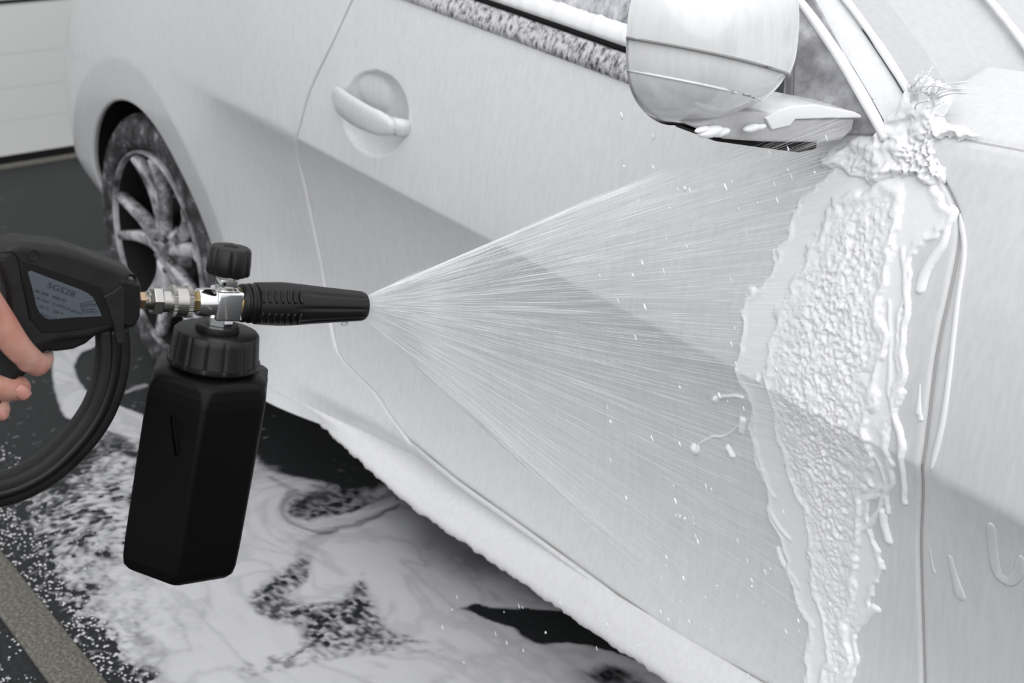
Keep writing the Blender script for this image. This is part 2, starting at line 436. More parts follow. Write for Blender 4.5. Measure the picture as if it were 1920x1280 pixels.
# ------------------------------------------------------------------ door handle
hs = [(636, 180), (658, 186), (692, 203), (728, 221), (760, 237)]
ctr = [S(*p) for p in hs]; offs = [-.006, -.020, -.028, -.028, -.018]
hp = spline([(c[0], float(side_y(c[0], c[2]))+f, c[2]) for c, f in zip(ctr, offs)], 26)
rad = [(.0075, a) for a in np.interp(np.linspace(0, 1, 26), [0, .04, .12, .5, .85, .96, 1], [.008, .016, .021, .022, .019, .013, .008])]
V, F = tube_vf(hp, [(b, a) for a, b in rad], 20, .75, up=(0, -1, 0))
hd = carpart(mesh('door_handle', V, F, PAINT)); hd.parent = DOOR; hd.location = (0, 0, 0); hd['label'] = 'foam covered pull handle bar'
e_end = hp[-1]; e0 = Vector(e_end)
V, F = tube_vf([hp[-4]+np.array([0, .006, 0]), hp[-2]+np.array([.004, .012, -.002]), hp[-1]+np.array([.006, .022, -.003])], [(.013, .007), (.014, .010), (.012, .010)], 16, .8, up=(0, -1, 0))
hk = mesh('handle_mount', V, F, PAINT); hk.parent = DOOR

# ------------------------------------------------------------------ belt, glass, pillar, roof
xs = np.linspace(.55, 1.90, 120)
def strip(name, x0, x1, n, prof, M, parent=car):
    P = [[prof(x, k) for k in range(prof(x, None))] for x in np.linspace(x0, x1, n)]
    return carpart(grid(name, np.array(P), M))
def belt_y(x): return float(side_y(x, ztop(x)))
def mould_prof(x, k):
    if k is None: return 8
    z = float(ztop(x)); y = belt_y(x)
    q = [(.010, -.004), (.001, -.001), (-.0035, .003), (-.003, .010), (.001, .018), (.006, .026), (.010, .031), (.018, .033)][k]
    return (x, y+q[0], z+q[1])
strip('belt_moulding', .60, 1.58, 200, mould_prof, MOULD)
def seal_prof(x, k):
    if k is None: return 4
    z = float(ztop(x)); y = belt_y(x)
    q = [(.014, .030), (.009, .0330), (.010, .0375), (.018, .039)][k]
    return (x, y+q[0], z+q[1])
strip('window_seal', .60, 1.58, 100, seal_prof, DARKIN)
def froth_prof(x, k):
    if k is None: return 6
    z = float(ztop(x)); y = belt_y(x); w = .004*float(fbm(np.array(x*90.), np.array(2.), 8))
    q = [(.016, .037), (.011, .039), (.011, .044+w), (.015, .051+w), (.021, .057+w), (.028, .059+w)][k]
    return (x, y+q[0], z+q[1])
strip('foam_bead', .60, 1.55, 420, froth_prof, FOAMW)
# A pillar line
PB = on_axis(1652, 238, 1, .075); PD = np.array([-.77, .33, .55])
def pil(t, dx=0, dy=0, dz=0): return PB+PD*t+np.array([dx, dy, dz])+np.array([-.45, .03, -.12])*t*t
# glass surface: from belt to roof line
def glass_pt(x, t):
    z0 = float(ztop(x))+.036; y0 = belt_y(x)+.017; h = t*.40
    return (x-.0*t, y0+.56*h+.2*h*h, z0+h)
P = []
for x in np.linspace(.35, 1.72, 60): P.append([glass_pt(x, t) for t in np.linspace(0, 1, 24)])
P = np.array(P)
# limit by pillar: front edge
tt = np.linspace(0, 1, 24)
Pg = np.zeros((80, 24, 3))
for j, t in enumerate(tt):
    zt_ = .93+t*.40
    tp = max(0, (zt_-PB[2])/.55*1.05); xf = pil(tp)[0]-.18+.10*t
    for i, s in enumerate(np.linspace(0, 1, 80)):
        x = .30+(xf-.30)*s; Pg[i, j] = glass_pt(x, t)
carpart(grid('side_window', Pg, GLASSF))
def gy(x, z): return .085+.60*(z-.92)
def Gp(u, v, off=0.):
    p = on_axis(u, v, 1, .1)
    for i in range(30): p = on_axis(u, v, 1, .5*p[1]+.5*(gy(p[0], p[2])+off))
    return p
# quarter glass beside the mirror and the frames round it
def slab(name, pts, nrm, th, M, bev=.002):
    n = len(pts); nrm = np.array(nrm, float); nrm /= np.linalg.norm(nrm)
    V = [p for p in pts]+[p+nrm*th for p in pts]
    F = [tuple(range(n)), tuple(range(n, 2*n))[::-1]]+[(i, (i+1) % n, n+(i+1) % n, n+i) for i in range(n)]
    o = mesh(name, V, F, M, None, False)
    bm = bmesh.new(); bm.from_mesh(o.data); bmesh.ops.recalc_face_normals(bm, faces=bm.faces); bm.to_mesh(o.data); bm.free()
    if bev: bevel(o, bev)
    return carpart(o)
gn = (0, 1, -.42)
slab('quarter_glass', [Gp(1462, 250), Gp(1484, -40), Gp(1505, -40), Gp(1662, 252)], gn, .006, QGLASS)
slab('window_divider', [Gp(1472, 215, -.004), Gp(1476, -60, -.004), Gp(1492, -60, -.004), Gp(1484, 215, -.004)], gn, .012, mat('dark_divider', (.12, .12, .13), .3))
# pillar: strips running up from its base
def strips(name, la, lb, M, n=40, t0=-.02, t1=.95, w=7, bulge=0.0, par=None):
    P = []
    for t in np.linspace(t0, t1, n):
        a, b = la(t), lb(t)
        P.append([a+(b-a)*s+np.array([.5, -.6, .4])*bulge*math.sin(PI*s) for s in np.linspace(0, 1, w)])
    return carpart(grid(name, np.array(P), M))
def rope(name, fn, r, M, t0=-.02, t1=.95, n=60, wob=.0):
    pts = [fn(t) for t in np.linspace(t0, t1, n)]
    rr = [r*(1+wob*(float(fbm(np.array(t*60.), np.array(r*999), 4))-.5)) for t in np.linspace(t0, t1, n)]
    return carpart(tube(name, pts, [(q, q*.8) for q in rr], M, n=10))
strips('pillar_door_frame', lambda t: pil(t, -.034, .008, -.012), lambda t: pil(t, -.004, .004, 0), PAINT, bulge=.002)
rope('pillar_seal', lambda t: pil(t, -.001, -.003, .002), .0065, FOAMW, wob=.35)
strips('a_pillar', lambda t: pil(t, .003, .006, .0), lambda t: pil(t, .020, .034, .004), PAINT, bulge=.003)
rope('windscreen_trim', lambda t: pil(t, .024, .036, .008), .0048, FOAMW, wob=.5, t0=.03)
FRIT = film('windscreen_edge_film', (.50, .505, .52), s=.6)
strips('windscreen_edge', lambda t: pil(t, .026, .038, .003), lambda t: pil(t, .046, .078, .006), FRIT, t0=.0)
WS = film('foam_covered_windscreen', (.55, .555, .57), s=.8)
def ws_pt(t, s):
    a = pil(t, .046, .078, .006); w = (0.9-a[1]); return a+np.array([.30*math.sin(s*PI/2)*1.0, w*s, .01*s])
carpart(grid('windscreen', np.array([[ws_pt(t, s) for s in np.linspace(0, 1, 30)] for t in np.linspace(0, .95, 40)]), WS))
rope('wiper_arm', lambda t: ws_pt(t, .12+.05*t)+np.array([.004, -.004, .006]), .005, FOAMW, t0=.03, t1=.6, wob=.4)
# roof and rear glass (beyond the frame)
tp = [pil(.95, -.004), pil(.95, .046, .078, .006)]
RZ = float(pil(.95)[2])
P = []
for s in np.linspace(0, 1, 30):
    x = pil(.95)[0]+(-1.0-pil(.95)[0])*s; z = RZ+.05*math.sin(PI*s*.8)-.28*max(0, s-.45)**1.5
    P.append([(x, y, z-(.03 if y < .3 else 0)) for y in (.29, .31, .36, .6, .9, 1.2, 1.5)])
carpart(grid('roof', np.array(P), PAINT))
# fender: side surface up to the shoulder, then over the top to the bonnet line
def over(w):   # w 0..1 past shoulder -> (dy, dz)
    a = np.array([(0, 0), (.006, .010), (.016, .020), (.04, .034), (.08, .050), (.13, .064)]); s = np.linspace(0, 1, len(a))
    return np.interp(w, s, a[:, 0]), np.interp(w, s, a[:, 1])
def shz(x): return .884-.03*max(0, x-2.0)
def fender():
    P = []
    for s in clustered(230, .004, 1.5):
        row = []
        for w in np.linspace(0, 1, 150):
            if w < .72:
                z = .21+(shz(2.0)-.21)*(w/.72)
                xl = float(xfront(min(z, .925)))+G
                x = xl+(3.45-xl)*s; 
                z = .21+(shz(x)-.21)*(w/.72); y = float(side_y(x, z))
            else:
                q = (w-.72)/.28; dy, dz = over(q); z_ = .884+dz
                xl = float(xfront(min(.925, z_)))+G if True else 0
                x = xl+(3.45-xl)*s; z = shz(x)+dz; y = float(side_y(x, shz(x)))+dy
            ed = s*1.5; y += .0035*max(0, 1-ed/.0038)**2
            row.append((x, y, z))
        P.append(row)
    return np.array(P)
FP = fender(); rr = np.hypot(FP[..., 0]-2.81, FP[..., 2]-AZ)
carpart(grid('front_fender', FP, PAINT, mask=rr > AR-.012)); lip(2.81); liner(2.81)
dy, dz = over(1)
P = []
for x in np.linspace(1.95, 3.5, 50):
    y0 = float(side_y(x, shz(x)))+dy+.003; z0 = shz(x)+dz-.001
    row = [(x+.10*min(1, s*3)*max(0, 1-(x-1.95)/.4), y0+(.9-y0)*s, z0+(.05*s*(2-s)+.004*min(1, s*30))*(1)) for s in np.linspace(0, 1, 40)]
    row = [(row[0][0], row[0][1], row[0][2]-.006)]+row
    P.append(row)
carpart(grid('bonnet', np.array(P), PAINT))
# cowl between windscreen and bonnet
P = []
for s in np.linspace(0, 1, 40):
    a = ws_pt(-.0, s); b = np.array([1.965+.10*min(1, s*3), a[1]+.02, .940+.03*s]); a = a+np.array([-.02, 0, -.012])
    P.append([a+(b-a)*t+np.array([0, 0, -.012*math.sin(PI*t)]) for t in np.linspace(0, 1, 10)])
carpart(grid('cowl', np.array(P), PAINT))
# inner block that fills the cabin side and the nose so that gaps are closed
box('floor_pan', (.9-1.2, .95-.9, .32), (1.9, .62, .14), DARKIN, car)
# rear closing of the body
P = []
for z in np.linspace(.2, 1.06, 20):
    y0 = float(side_y(-1.15, z)); P.append([(-1.15-.10*math.sin(PI*s), y0+(1.8-2*y0)*s, z) for s in np.linspace(0, 1, 14)])
carpart(grid('rear_bumper', np.array(P), PAINT))
P = []
for x in np.linspace(-1.15, .93, 40):
    y0 = float(side_y(x, 1.06)); P.append([(x, y0+.02*0+a, 1.06+b) for a, b in ((0, 0), (.02, .012), (.06, .025), (.2, .04), (.8, .05), (1.4, .03))])
carpart(grid('boot_lid', np.array(P), PAINT))

# ------------------------------------------------------------------ wheels
def wheel(cx, y0):
    w = empty('wheel', (cx-1.2, y0-.9, .312)); w.scale = (.957, .957, .957); w.parent = car
    def lp(prof, name, M): return lathe(name, [(a, r) for a, r in prof], M, w, 'y0', 72)
    def ring(name, prof, M, n=90):
        P = [[(r*math.cos(t), y, r*math.sin(t)) for y, r in prof] for t in np.linspace(0, 2*PI, n+1)[:-1]]
        return grid(name, np.array(P), M, w, wrapu=True)
    tyre = ring('tyre', [(.04, .238), (.006, .243), (-.006, .262), (-.009, .285), (-.004, .306), (.008, .318), (.02, .322), (.05, .324), (.12, .3245), (.19, .322), (.215, .30), (.21, .24)], RUBBER, 120)
    ring('rim_edge', [(.012, .231), (-.002, .2315), (-.006, .234), (-.006, .2385), (-.001, .2405), (.008, .2405)], RIMEDGE)
    ring('rim_barrel', [(.006, .231), (.02, .224), (.05, .219), (.12, .215), (.2, .22)], DARKIN)
    ring('brake_disc', [(.085, .0), (.085, .06), (.075, .065), (.075, .165), (.09, .166)], mat('disc_iron', (.012, .012, .013), .4, .6))
    hub = ring('hub', [(.008, .001), (.008, .026), (.012, .030), (.020, .034), (.03, .050), (.06, .055)], RIM)
    for k in range(5):
        a0 = math.radians(97+72*k)
        for sgn in (-1, 1):
            pts = []; rads = []
            for t in np.linspace(0, 1, 9):
                r = .030+(.229-.030)*t; a = a0+sgn*(.30*(1-t)*.3+.235*t)
                y = .022-.012*t+.016*math.sin(PI*t)
                pts.append((r*math.cos(a), y, r*math.sin(a))); rads.append((.0115+.007*math.sin(PI*min(1, t*1.15))*(1-t*.55), .016))
            V, F = tube_vf(pts, rads, 10, .6, up=(0, 1, 0)); mesh('spoke', V, F, RIM, w)
        ang_ = a0+PI/5
        lathe('wheel_bolt', [(.006, .008), (-.002, .008), (-.003, .006)], STEEL, w, 'y', 6, off=(.040*math.cos(ang_), .012, .040*math.sin(ang_)))
    a = math.radians(52); V, F = tube_vf([(.222*math.cos(a), .03, .222*math.sin(a)), (.205*math.cos(a), .0, .205*math.sin(a))], .0045, 8); mesh('valve_stem', V, F, RIMEDGE, w)
    w['label'] = 'dark foam streaked alloy wheel with paired spokes'
    return w
w1 = wheel(-.058, .037)
w2 = wheel(2.81, .036)

# ------------------------------------------------------------------ door mirror
mir = empty('side_mirror'); mir.parent = car
def mirror_dome():
    c = np.array([1.720, -.128, 1.002]); e1 = np.array([.10, -.995, 0]); e2 = np.array([0, 0, 1.]); e3 = np.array([1, .10, 0])
    n, m_ = 400, 90; U = []
    for i in range(n):
        th = 2*PI*i/n; row = []
        for j in range(m_):
            s = 1-(j/(m_-1)); 
            ct, st = math.cos(th), math.sin(th)
            rr = 1/(abs(ct)**3.2+abs(st)**3.2)**(1/3.2)
            a = (.098 if ct > 0 else .090)*rr*ct; b = .080*rr*st
            if b < 0: a = a*(1-(.34 if a > 0 else .04)*(-b/.08)**2)
            a += 0.0; b += -.10*a*.5
            x = .088*(1-s**3.0)**(1/1.6)
            q = s
            row.append((a*q, b*q, x))
        U.append(row)
    return np.array(U), c, e1, e2, e3
U, mc, e1, e2, e3 = mirror_dome()
def mpart(name, sel, scale, M, cm=0):
    P = U.copy(); P[..., 0] *= scale; P[..., 1] *= scale; P[..., 2] = P[..., 2]*scale
    Wd = mc+P[..., 0:1]*e1+P[..., 1:2]*e2+P[..., 2:3]*e3
    mk = sel(U[..., 0], U[..., 1], U[..., 2])
    o = grid(name, Wd, M, mir, wrapu=True, mask=mk); o.location = (-1.2, -.9, 0)
    return o
MP = film('mirror_paint', (.76, .765, .775), rough=.16, coat=1, s=.5)
mpart('mirror_cap', lambda a, b, x: b > -.021+.30*a, 1.0, MP)
mpart('mirror_lower_shell', lambda a, b, x: b < -.017+.30*a, .965, MP)
def plane_curve(k0, sc):
    A_l, A_r = [], []
    f_ = U[..., 1]-(k0+.30*U[..., 0])
    for j in range(U.shape[1]):
        for i in range(len(U)):
            i2 = (i+1) % len(U)
            if f_[i, j]*f_[i2, j] < 0:
                t_ = f_[i, j]/(f_[i, j]-f_[i2, j]); q_ = (U[i, j]*(1-t_)+U[i2, j]*t_)
                (A_l if q_[0] > 0 else A_r).append(q_)
    L_ = A_l+A_r[::-1]; L_ = L_[::3]
    return [mc+(q[0]*e1+q[1]*e2+q[2]*e3)*sc for q in L_]
for k0, wd_ in ((-.020, .0016),):
    V, F = tube_vf(plane_curve(k0, .992), wd_, 8); o = mesh('mirror_groove', V, F, SEAM, mir); o.location = (-1.2, -.9, 0)
V, F = tube_vf(plane_curve(-.050, .966), .0012, 8); o = mesh('lower_ridge', V, F, MP, mir); o.location = (-1.2, -.9, 0)
# mirror back: frame and glass
P = np.array([[tuple(mc+U[i, 0, 0]*q*e1+U[i, 0, 1]*q*e2+(-.004 if q < .9 else 0)*e3) for q in (1, .93, .9, .02)] for i in range(len(U))])
o = grid('mirror_glass', P, mat('mirror_silver', (.6, .6, .62), .05, 1), mir, wrapu=True, flip=True); o.location = (-1.2, -.9, 0)
# arm
def arm_slab(name, uv, x0, th, M, bev=.004):
    pts = [on_axis(u, v, 0, x0) for u, v in uv]; n = len(pts); V = pts+[p+np.array([-th, .004, .004]) for p in pts]
    F = [tuple(range(n)), tuple(range(n, 2*n))[::-1]]+[(i, (i+1) % n, n+(i+1) % n, n+i) for i in range(n)]
    o = mesh(name, V, F, M, mir, False); bm = bmesh.new(); bm.from_mesh(o.data); bmesh.ops.recalc_face_normals(bm, faces=bm.faces); bm.to_mesh(o.data); bm.free()
    bevel(o, bev, 4); o.location = (-1.2, -.9, 0); o.data.polygons.foreach_set('use_smooth', [True]*len(o.data.polygons)); return o
arm_slab('mirror_arm', [(1300, 236), (1380, 205), (1450, 214), (1482, 222), (1604, 220), (1600, 245), (1578, 264), (1535, 268), (1430, 267), (1360, 262)], 1.765, .055, film('arm_grey_film', (.46, .46, .47), s=2.5))
arm_slab('arm_foam', [(1436, 222), (1462, 206), (1490, 199), (1530, 196), (1604, 210), (1616, 216), (1616, 222), (1560, 222), (1492, 224), (1482, 236), (1448, 244)], 1.768, .060, FOAMW, .0035)
arm_slab('arm_gasket_shade', [(1330, 254), (1535, 262), (1532, 280), (1500, 287), (1430, 278), (1345, 266)], 1.758, .06, DARKIN, .003)  # rubber gasket, enlarged into a dark stand-in for shade and reflection under the arm
for (u, v, r_) in ((1332, 247, .011), (1350, 248, .009), (1318, 243, .007), (1410, 240, .008), (1425, 238, .006)):
    V, F = blob(on_axis(u, v, 0, 1.775), r_, (.7, 1.5, .5), .2, 60, 10); o = mesh('foam_drip', V, F, FOAMW, mir); o.location = (-1.2, -.9, 0)
mir['label'] = 'foam covered door mirror on a short arm'

# ------------------------------------------------------------------ foam on the door
def poly_sd(X, Y, poly):
    poly = np.array(poly); ins = np.zeros(X.shape, bool); best = np.full(X.shape, 9.)
    for (x0, y0), (x1, y1) in zip(poly, np.roll(poly, -1, axis=0)):
        dx, dy = x1-x0, y1-y0; t = np.clip(((X-x0)*dx+(Y-y0)*dy)/(dx*dx+dy*dy+1e-12), 0, 1)
        best = np.minimum(best, np.hypot(X-x0-t*dx, Y-y0-t*dy))
        c = ((y0 > Y) != (y1 > Y)) & (X < (x1-x0)*(Y-y0)/(y1-y0+1e-15)+x0); ins ^= c
    return np.where(ins, best, -best)
def line_d(X, Y, pts):
    best = np.full(X.shape, 9.)
    for (x0, y0), (x1, y1) in zip(pts[:-1], pts[1:]):
        dx, dy = x1-x0, y1-y0; t = np.clip(((X-x0)*dx+(Y-y0)*dy)/(dx*dx+dy*dy+1e-12), 0, 1)
        best = np.minimum(best, np.hypot(X-x0-t*dx, Y-y0-t*dy))
    return best
def xz(l): return [(lambda p: (p[0], p[2]))(S(*q)) for q in l]
outer = [(1650, 262), (1590, 290), (1545, 320), (1500, 385), (1478, 440), (1430, 510), (1405, 560), (1384, 610), (1385, 680), (1392, 740), (1400, 800), (1415, 850), (1432, 905), (1445, 960), (1462, 1010), (1475, 1060), (1480, 1110), (1500, 1150), (1502, 1200), (1520, 1290), (1530, 1330), (1600, 1330), (1606, 1250), (1625, 1170), (1650, 1150), (1640, 1100), (1665, 1060), (1650, 1010), (1640, 950), (1675, 880), (1668, 800), (1690, 730), (1690, 640), (1705, 560), (1712, 480), (1760, 440), (1786, 400), (1755, 345), (1735, 290)]
mid = [(1640, 330), (1560, 375), (1530, 430), (1500, 500), (1470, 560), (1455, 620), (1440, 690), (1440, 760), (1460, 830), (1490, 900), (1505, 980), (1520, 1060), (1530, 1130), (1540, 1200), (1545, 1320), (1590, 1320), (1592, 1200), (1600, 1100), (1610, 1000), (1630, 900), (1640, 800), (1650, 700), (1662, 600), (1680, 480), (1700, 400), (1690, 340)]
core = [(1630, 400), (1590, 420), (1540, 480), (1520, 560), (1490, 640), (1480, 720), (1490, 800), (1510, 880), (1530, 960), (1545, 1040), (1555, 1120), (1556, 1200), (1560, 1330), (1585, 1330), (1580, 1200), (1578, 1100), (1585, 1000), (1600, 900), (1612, 800), (1625, 700), (1640, 600), (1655, 500), (1665, 420)]
ST = .0014
xs = np.arange(1.56, 1.936, ST); zs = np.arange(.24, .93, ST); X, Z = np.meshgrid(xs, zs, indexing='ij')
wx = X+.030*(fbm(X*30, Z*26, 1, 2)-.5)+.010*(fbm(X*110, Z*100, 2, 2)-.5); wz = Z+.016*(fbm(X*30, Z*30, 7, 2)-.5)+.007*(fbm(X*110, Z*90, 9, 2)-.5)
so = poly_sd(wx, wz, xz(outer)); sm_ = poly_sd(wx+.008*(fbm(X*90, Z*70, 21)-.5), wz, xz(mid)); sc = poly_sd(wx, wz, xz(core))
def lay(s, e, h, ridge=.0): return h*ss(0, e, s)+ridge*np.exp(-((s-e)/(e*.9))**2)*ss(0, .0018, s)
def dilate(m_, k=2):
    for _ in range(k):
        q = m_.copy(); q[1:] |= m_[:-1]; q[:-1] |= m_[1:]; q[:, 1:] |= m_[:, :-1]; q[:, :-1] |= m_[:, 1:]; m_ = q
    return m_
T = lay(so, .005, .0022, .0018)+lay(sm_, .006, .0022, .0022)
inner = np.clip(ss(-.008, .035, sm_)*.7+ss(-.01, .03, sc)*.4, 0, 1)
bub = 1-worley(X*210+2*fbm(X*60, Z*60, 5), Z*150, 3); bub2 = 1-worley(X*420, Z*330, 13)
lump = fbm(X*45, Z*34, 31, 3)
pits = np.exp(-(worley(wx*150+1.2*lump, Z*115, 3)/.26)**2)*(vnoise(X*60, Z*50, 44) > .35)
pits2 = np.exp(-(worley(X*300, Z*260, 13)/.3)**2)
rid = 1-2*np.abs(fbm((X+Z*.4)*120, (Z-X*.6)*90, 57, 4)-.5)
T += inner*(.0030*(rid-.72)*1.6+.0032*(lump-.4)-.0020*pits-.0009*pits2+.0010)
# run lines hanging from the sheet
def run(pts, w, h):
    global T
    d = line_d(X+.010*(fbm(X*34, Z*34, 1, 2)-.5), Z+.008*(fbm(X*34, Z*34, 7, 2)-.5), [tuple(q) for q in spline([(a, b, 0) for a, b in xz(pts)], 8*len(pts))[:, :2]])*(1+.25*(fbm(X*90, Z*90, 211, 2)-.5)); T = np.maximum(T, h*np.sqrt(np.clip(1-(d/w)**2, 0, 1)))
for pts, w, h in [
    ([(1700, 470), (1702, 560), (1697, 640), (1690, 700), (1678, 760), (1690, 830), (1697, 900), (1703, 945)], .0038, .0045),
    ([(1668, 560), (1672, 640), (1668, 720), (1682, 770)], .003, .004),
    ([(1786, 400), (1768, 450), (1740, 490), (1728, 540)], .005, .004),
    ([(1640, 850), (1660, 905), (1668, 960)], .0035, .004), ([(1655, 960), (1662, 1010)], .006, .005),
    ([(1640, 1140), (1600, 1165)], .006, .004), ([(1620, 1000), (1650, 950), (1672, 905), (1662, 860)], .0042, .0042),
    ([(1395, 745), (1365, 742), (1345, 750)], .0026, .004), ([(1345, 751), (1343, 752)], .0042, .006),
    ([(1392, 800), (1340, 820), (1302, 838)], .0016, .0025), ([(1301, 840), (1300, 842)], .0062, .007),
    ([(1366, 835), (1372, 848)], .004, .005), ([(1395, 790), (1392, 812)], .004, .005),
    ([(1450, 930), (1432, 895), (1416, 840), (1412, 790)], .0045, .0035), ([(1480, 1010), (1458, 985), (1442, 950)], .0045, .004),
    ([(1500, 1100), (1476, 1060), (1462, 1030)], .0045, .0035)]: run(pts, w, h)
mk = dilate(T > .0004)
T = np.maximum(T, -.0008)
fs = grid('foam_sheet', np.stack([X, side_y(X, Z)-T+.0006, Z], -1), FOAM, mask=mk)
fs = tag(fs, 'thick bubbly white foam running down the front of the car door', 'foam', kind='stuff')
# thinner drips on the fender and soft runs elsewhere
def drip(uv, r0, r1, M=FOAMW, fl=.45):
    pts = on_side([S(*p) for p in uv], 40, -.0002); n = len(pts)
    def rr_(i):
        q = i/(n-1); b = r0+(r1-r0)*q**1.6; return max(.0003, b*math.sqrt(max(0, 1-max(0, (q-.86)/.14)**2))*min(1, (q+.02)/.06))
    V, F = tube_vf(pts, [(rr_(i), rr_(i)*fl) for i in range(n)], 12, up=(0, 1, 0)); return V, F
def join_parts(name, L, M, parent=None, smooth=True):
    V = []; F = []
    for v, f in L:
        k = len(V); V += list(v); F += [tuple(i+k for i in q) for q in f]
    return mesh(name, V, F, M, parent, smooth)
L = [drip([(1800, 400), (1808, 470), (1796, 560), (1780, 700), (1766, 800), (1745, 885)], .0028, .0035, fl=.6)]
L += [drip([(1722, 760), (1727, 790)], .002, .004), drip([(1725, 720), (1722, 780)], .001, .0046)]
tag(join_parts('foam_run', L, FOAMW), 'raised white foam line running down beside the gap between door and fender', 'foam', kind='stuff')
L = [drip([(1858, 980), (1862, 1030), (1872, 1075), (1893, 1088), (1910, 1070), (1915, 1040)], .0055, .006, fl=.13), drip([(1780, 1040), (1790, 1080), (1804, 1126)], .003, .0075, fl=.2), drip([(1744, 1030), (1749, 1062), (1754, 1076)], .0008, .0018, fl=.6)]
tag(join_parts('foam_drips', L, PAINT), 'soft white foam drips sliding down the lower fender', 'foam', kind='stuff')
# splash of foam heaped on the pillar foot
spl = [(1528, 300), (1560, 284), (1600, 256), (1640, 250), (1664, 215), (1692, 188), (1712, 150), (1735, 135), (1765, 145), (1782, 172), (1776, 200), (1770, 228), (1790, 246), (1850, 252), (1800, 264), (1758, 266), (1762, 300), (1774, 342), (1730, 352), (1690, 338), (1640, 356), (1590, 345), (1556, 318)]
xs = np.arange(1.66, 2.06, .0013); zs = np.arange(.83, 1.06, .0013); X, Z = np.meshgrid(xs, zs, indexing='ij')
wx = X+.020*(fbm(X*45, Z*45, 101, 3)-.5); wz = Z+.020*(fbm(X*45, Z*45, 107, 3)-.5)
sd = poly_sd(wx, wz, xz(spl)); lump = fbm(wx*42, wz*42, 111, 3); rid = 1-2*np.abs(fbm(wx*60, wz*60, 117, 4)-.5)
cx_, cz_ = xz([(1735, 305)])[0]; cx2, cz2 = xz([(1690, 350)])[0]
hole = np.maximum(np.exp(-(((X-cx_)/.020)**2+((Z-cz_)/.026)**2)), .8*np.exp(-(((X-cx2)/.022)**2+((Z-cz2)/.014)**2)))
pits = np.exp(-(worley(wx*190, wz*170, 123)/.34)**2)
T = ss(0, .010, sd)*(.004+.016*np.clip(lump-.25, 0, 1)+.007*(rid-.6))+.0022*np.exp(-((sd-.005)/.004)**2)*ss(0, .002, sd)-hole*pits*.016
T += ss(0, .02, sd)*.006*ss(.92, .97, Z)
spg = grid('foam_splash', np.stack([X, side_y(X, Z)-T+.001, Z], -1), FOAMW, mask=dilate((sd > 0) & (T > .0006)))
L = []
for i in range(26):
    a = random.uniform(-1.5, -.1); d = random.uniform(30, 95); p0 = (1730+random.uniform(-25, 25), 190+random.uniform(-25, 25)); u1, v1 = p0[0]+d*math.cos(a), p0[1]+d*.8*math.sin(a)
    a3 = S(*p0, -.006); b3 = S(u1, v1, -.014-.016*random.random()); r = random.uniform(.0004, .0010)
    md_ = (a3+b3)/2+np.array([random.uniform(-.004, .004), -.006, random.uniform(-.004, .006)])
    L.append(tube_vf(spline([a3, md_, b3], 7), [r*2.4, r*1.5, r, r*.8, r*.9, r*1.4, r*.5], 6))
    if i % 3 == 0: L.append(blob(b3, r*1.8, (1, 1, 1), .2, 90, 5, i))
o = join_parts('foam_strand', L, FOAMW, spg); tag(o, kind='stuff')
tag(spg, 'ragged foam splash heaped over the foot of the windscreen pillar', 'foam', kind='stuff')

# ------------------------------------------------------------------ spray gun and foam cannon frame
GD = 1.03
O_ = dep(420, 567, GD); noz = dep(682, 581, GD+.10)
A_ = np.array([.136, .967, -.214]); A_ /= np.linalg.norm(A_)
B_ = np.array([0, 0, 1.])-A_*A_[2]; B_ /= np.linalg.norm(B_); N_ = np.cross(A_, B_)
FM = Matrix(((A_[0], B_[0], N_[0], O_[0]), (A_[1], B_[1], N_[1], O_[1]), (A_[2], B_[2], N_[2], O_[2]), (0, 0, 0, 1)))
def GL(u, v, n=0.):
    d = ray(u, v); t = (n-(CC-O_)@N_)/(d@N_); p = CC+d*t-O_
    return (float(p@A_), float(p@B_))
PX = GD/FPX     # metres per pixel across the view, at the gun
can = empty('foam_cannon', mw=FM)
tag(can, 'black foam cannon bottle with chrome valve and black nozzle, clipped to the gun', 'foam cannon')
def aa(u): return GL(u, 567+(u-420)*.066)[0]
B0 = GL(300, 559)[1]
def pr(l): return [(aa(u), r*PX*.97) for u, r in l]
# coupler parts
lathe('coupler_nipple', pr([(262, 14), (270, 14), (270, 17), (273, 15), (275, 18), (278, 15.5), (281, 18), (284, 15.5), (286, 17)]), STEEL, can, n=32)
hexnut('coupler_nut', aa(284), aa(303), 27*PX, STEEL, can, rot=.3)
lathe('coupler_body', pr([(302, 22), (318, 22), (319, 24), (345, 24), (358, 20), (359, 12)]), STEEL, can, n=48)
kn = lambda a, t: 1+.018*(1 if math.sin(t*44) > 0 else -1)
sl = lathe('coupler_sleeve', pr([(317, 24), (319, 29), (354, 29), (357, 26), (357, 20)]), STEEL, can, n=56)
for u0, u1 in ((319, 327), (347, 356)):
    lathe('knurl_ring', pr([(u0, 27), (u0+.6, 30.5), (u1-.6, 30.5), (u1, 27)]), mat('knurled_steel', (.34, .33, .31), .4, 1), sl, n=176, flute=kn)
hexnut('brass_collar', aa(356), aa(374), 21*PX, BRASS, can, rot=.1)
lathe('valve_body', pr([(368, 20), (369, 26), (384, 28), (402, 27)]), CHROME, can, n=48)
c0 = aa(424); vb = box('valve_block', (c0, -.0005, 0), (24*PX/.85*.92, 28.5*PX, 27*PX), CHROME, can, bev=.0022)
lathe('brass_washer', pr([(444, 27), (446, 31), (456, 31), (458, 25)]), BRASS, can, n=40)
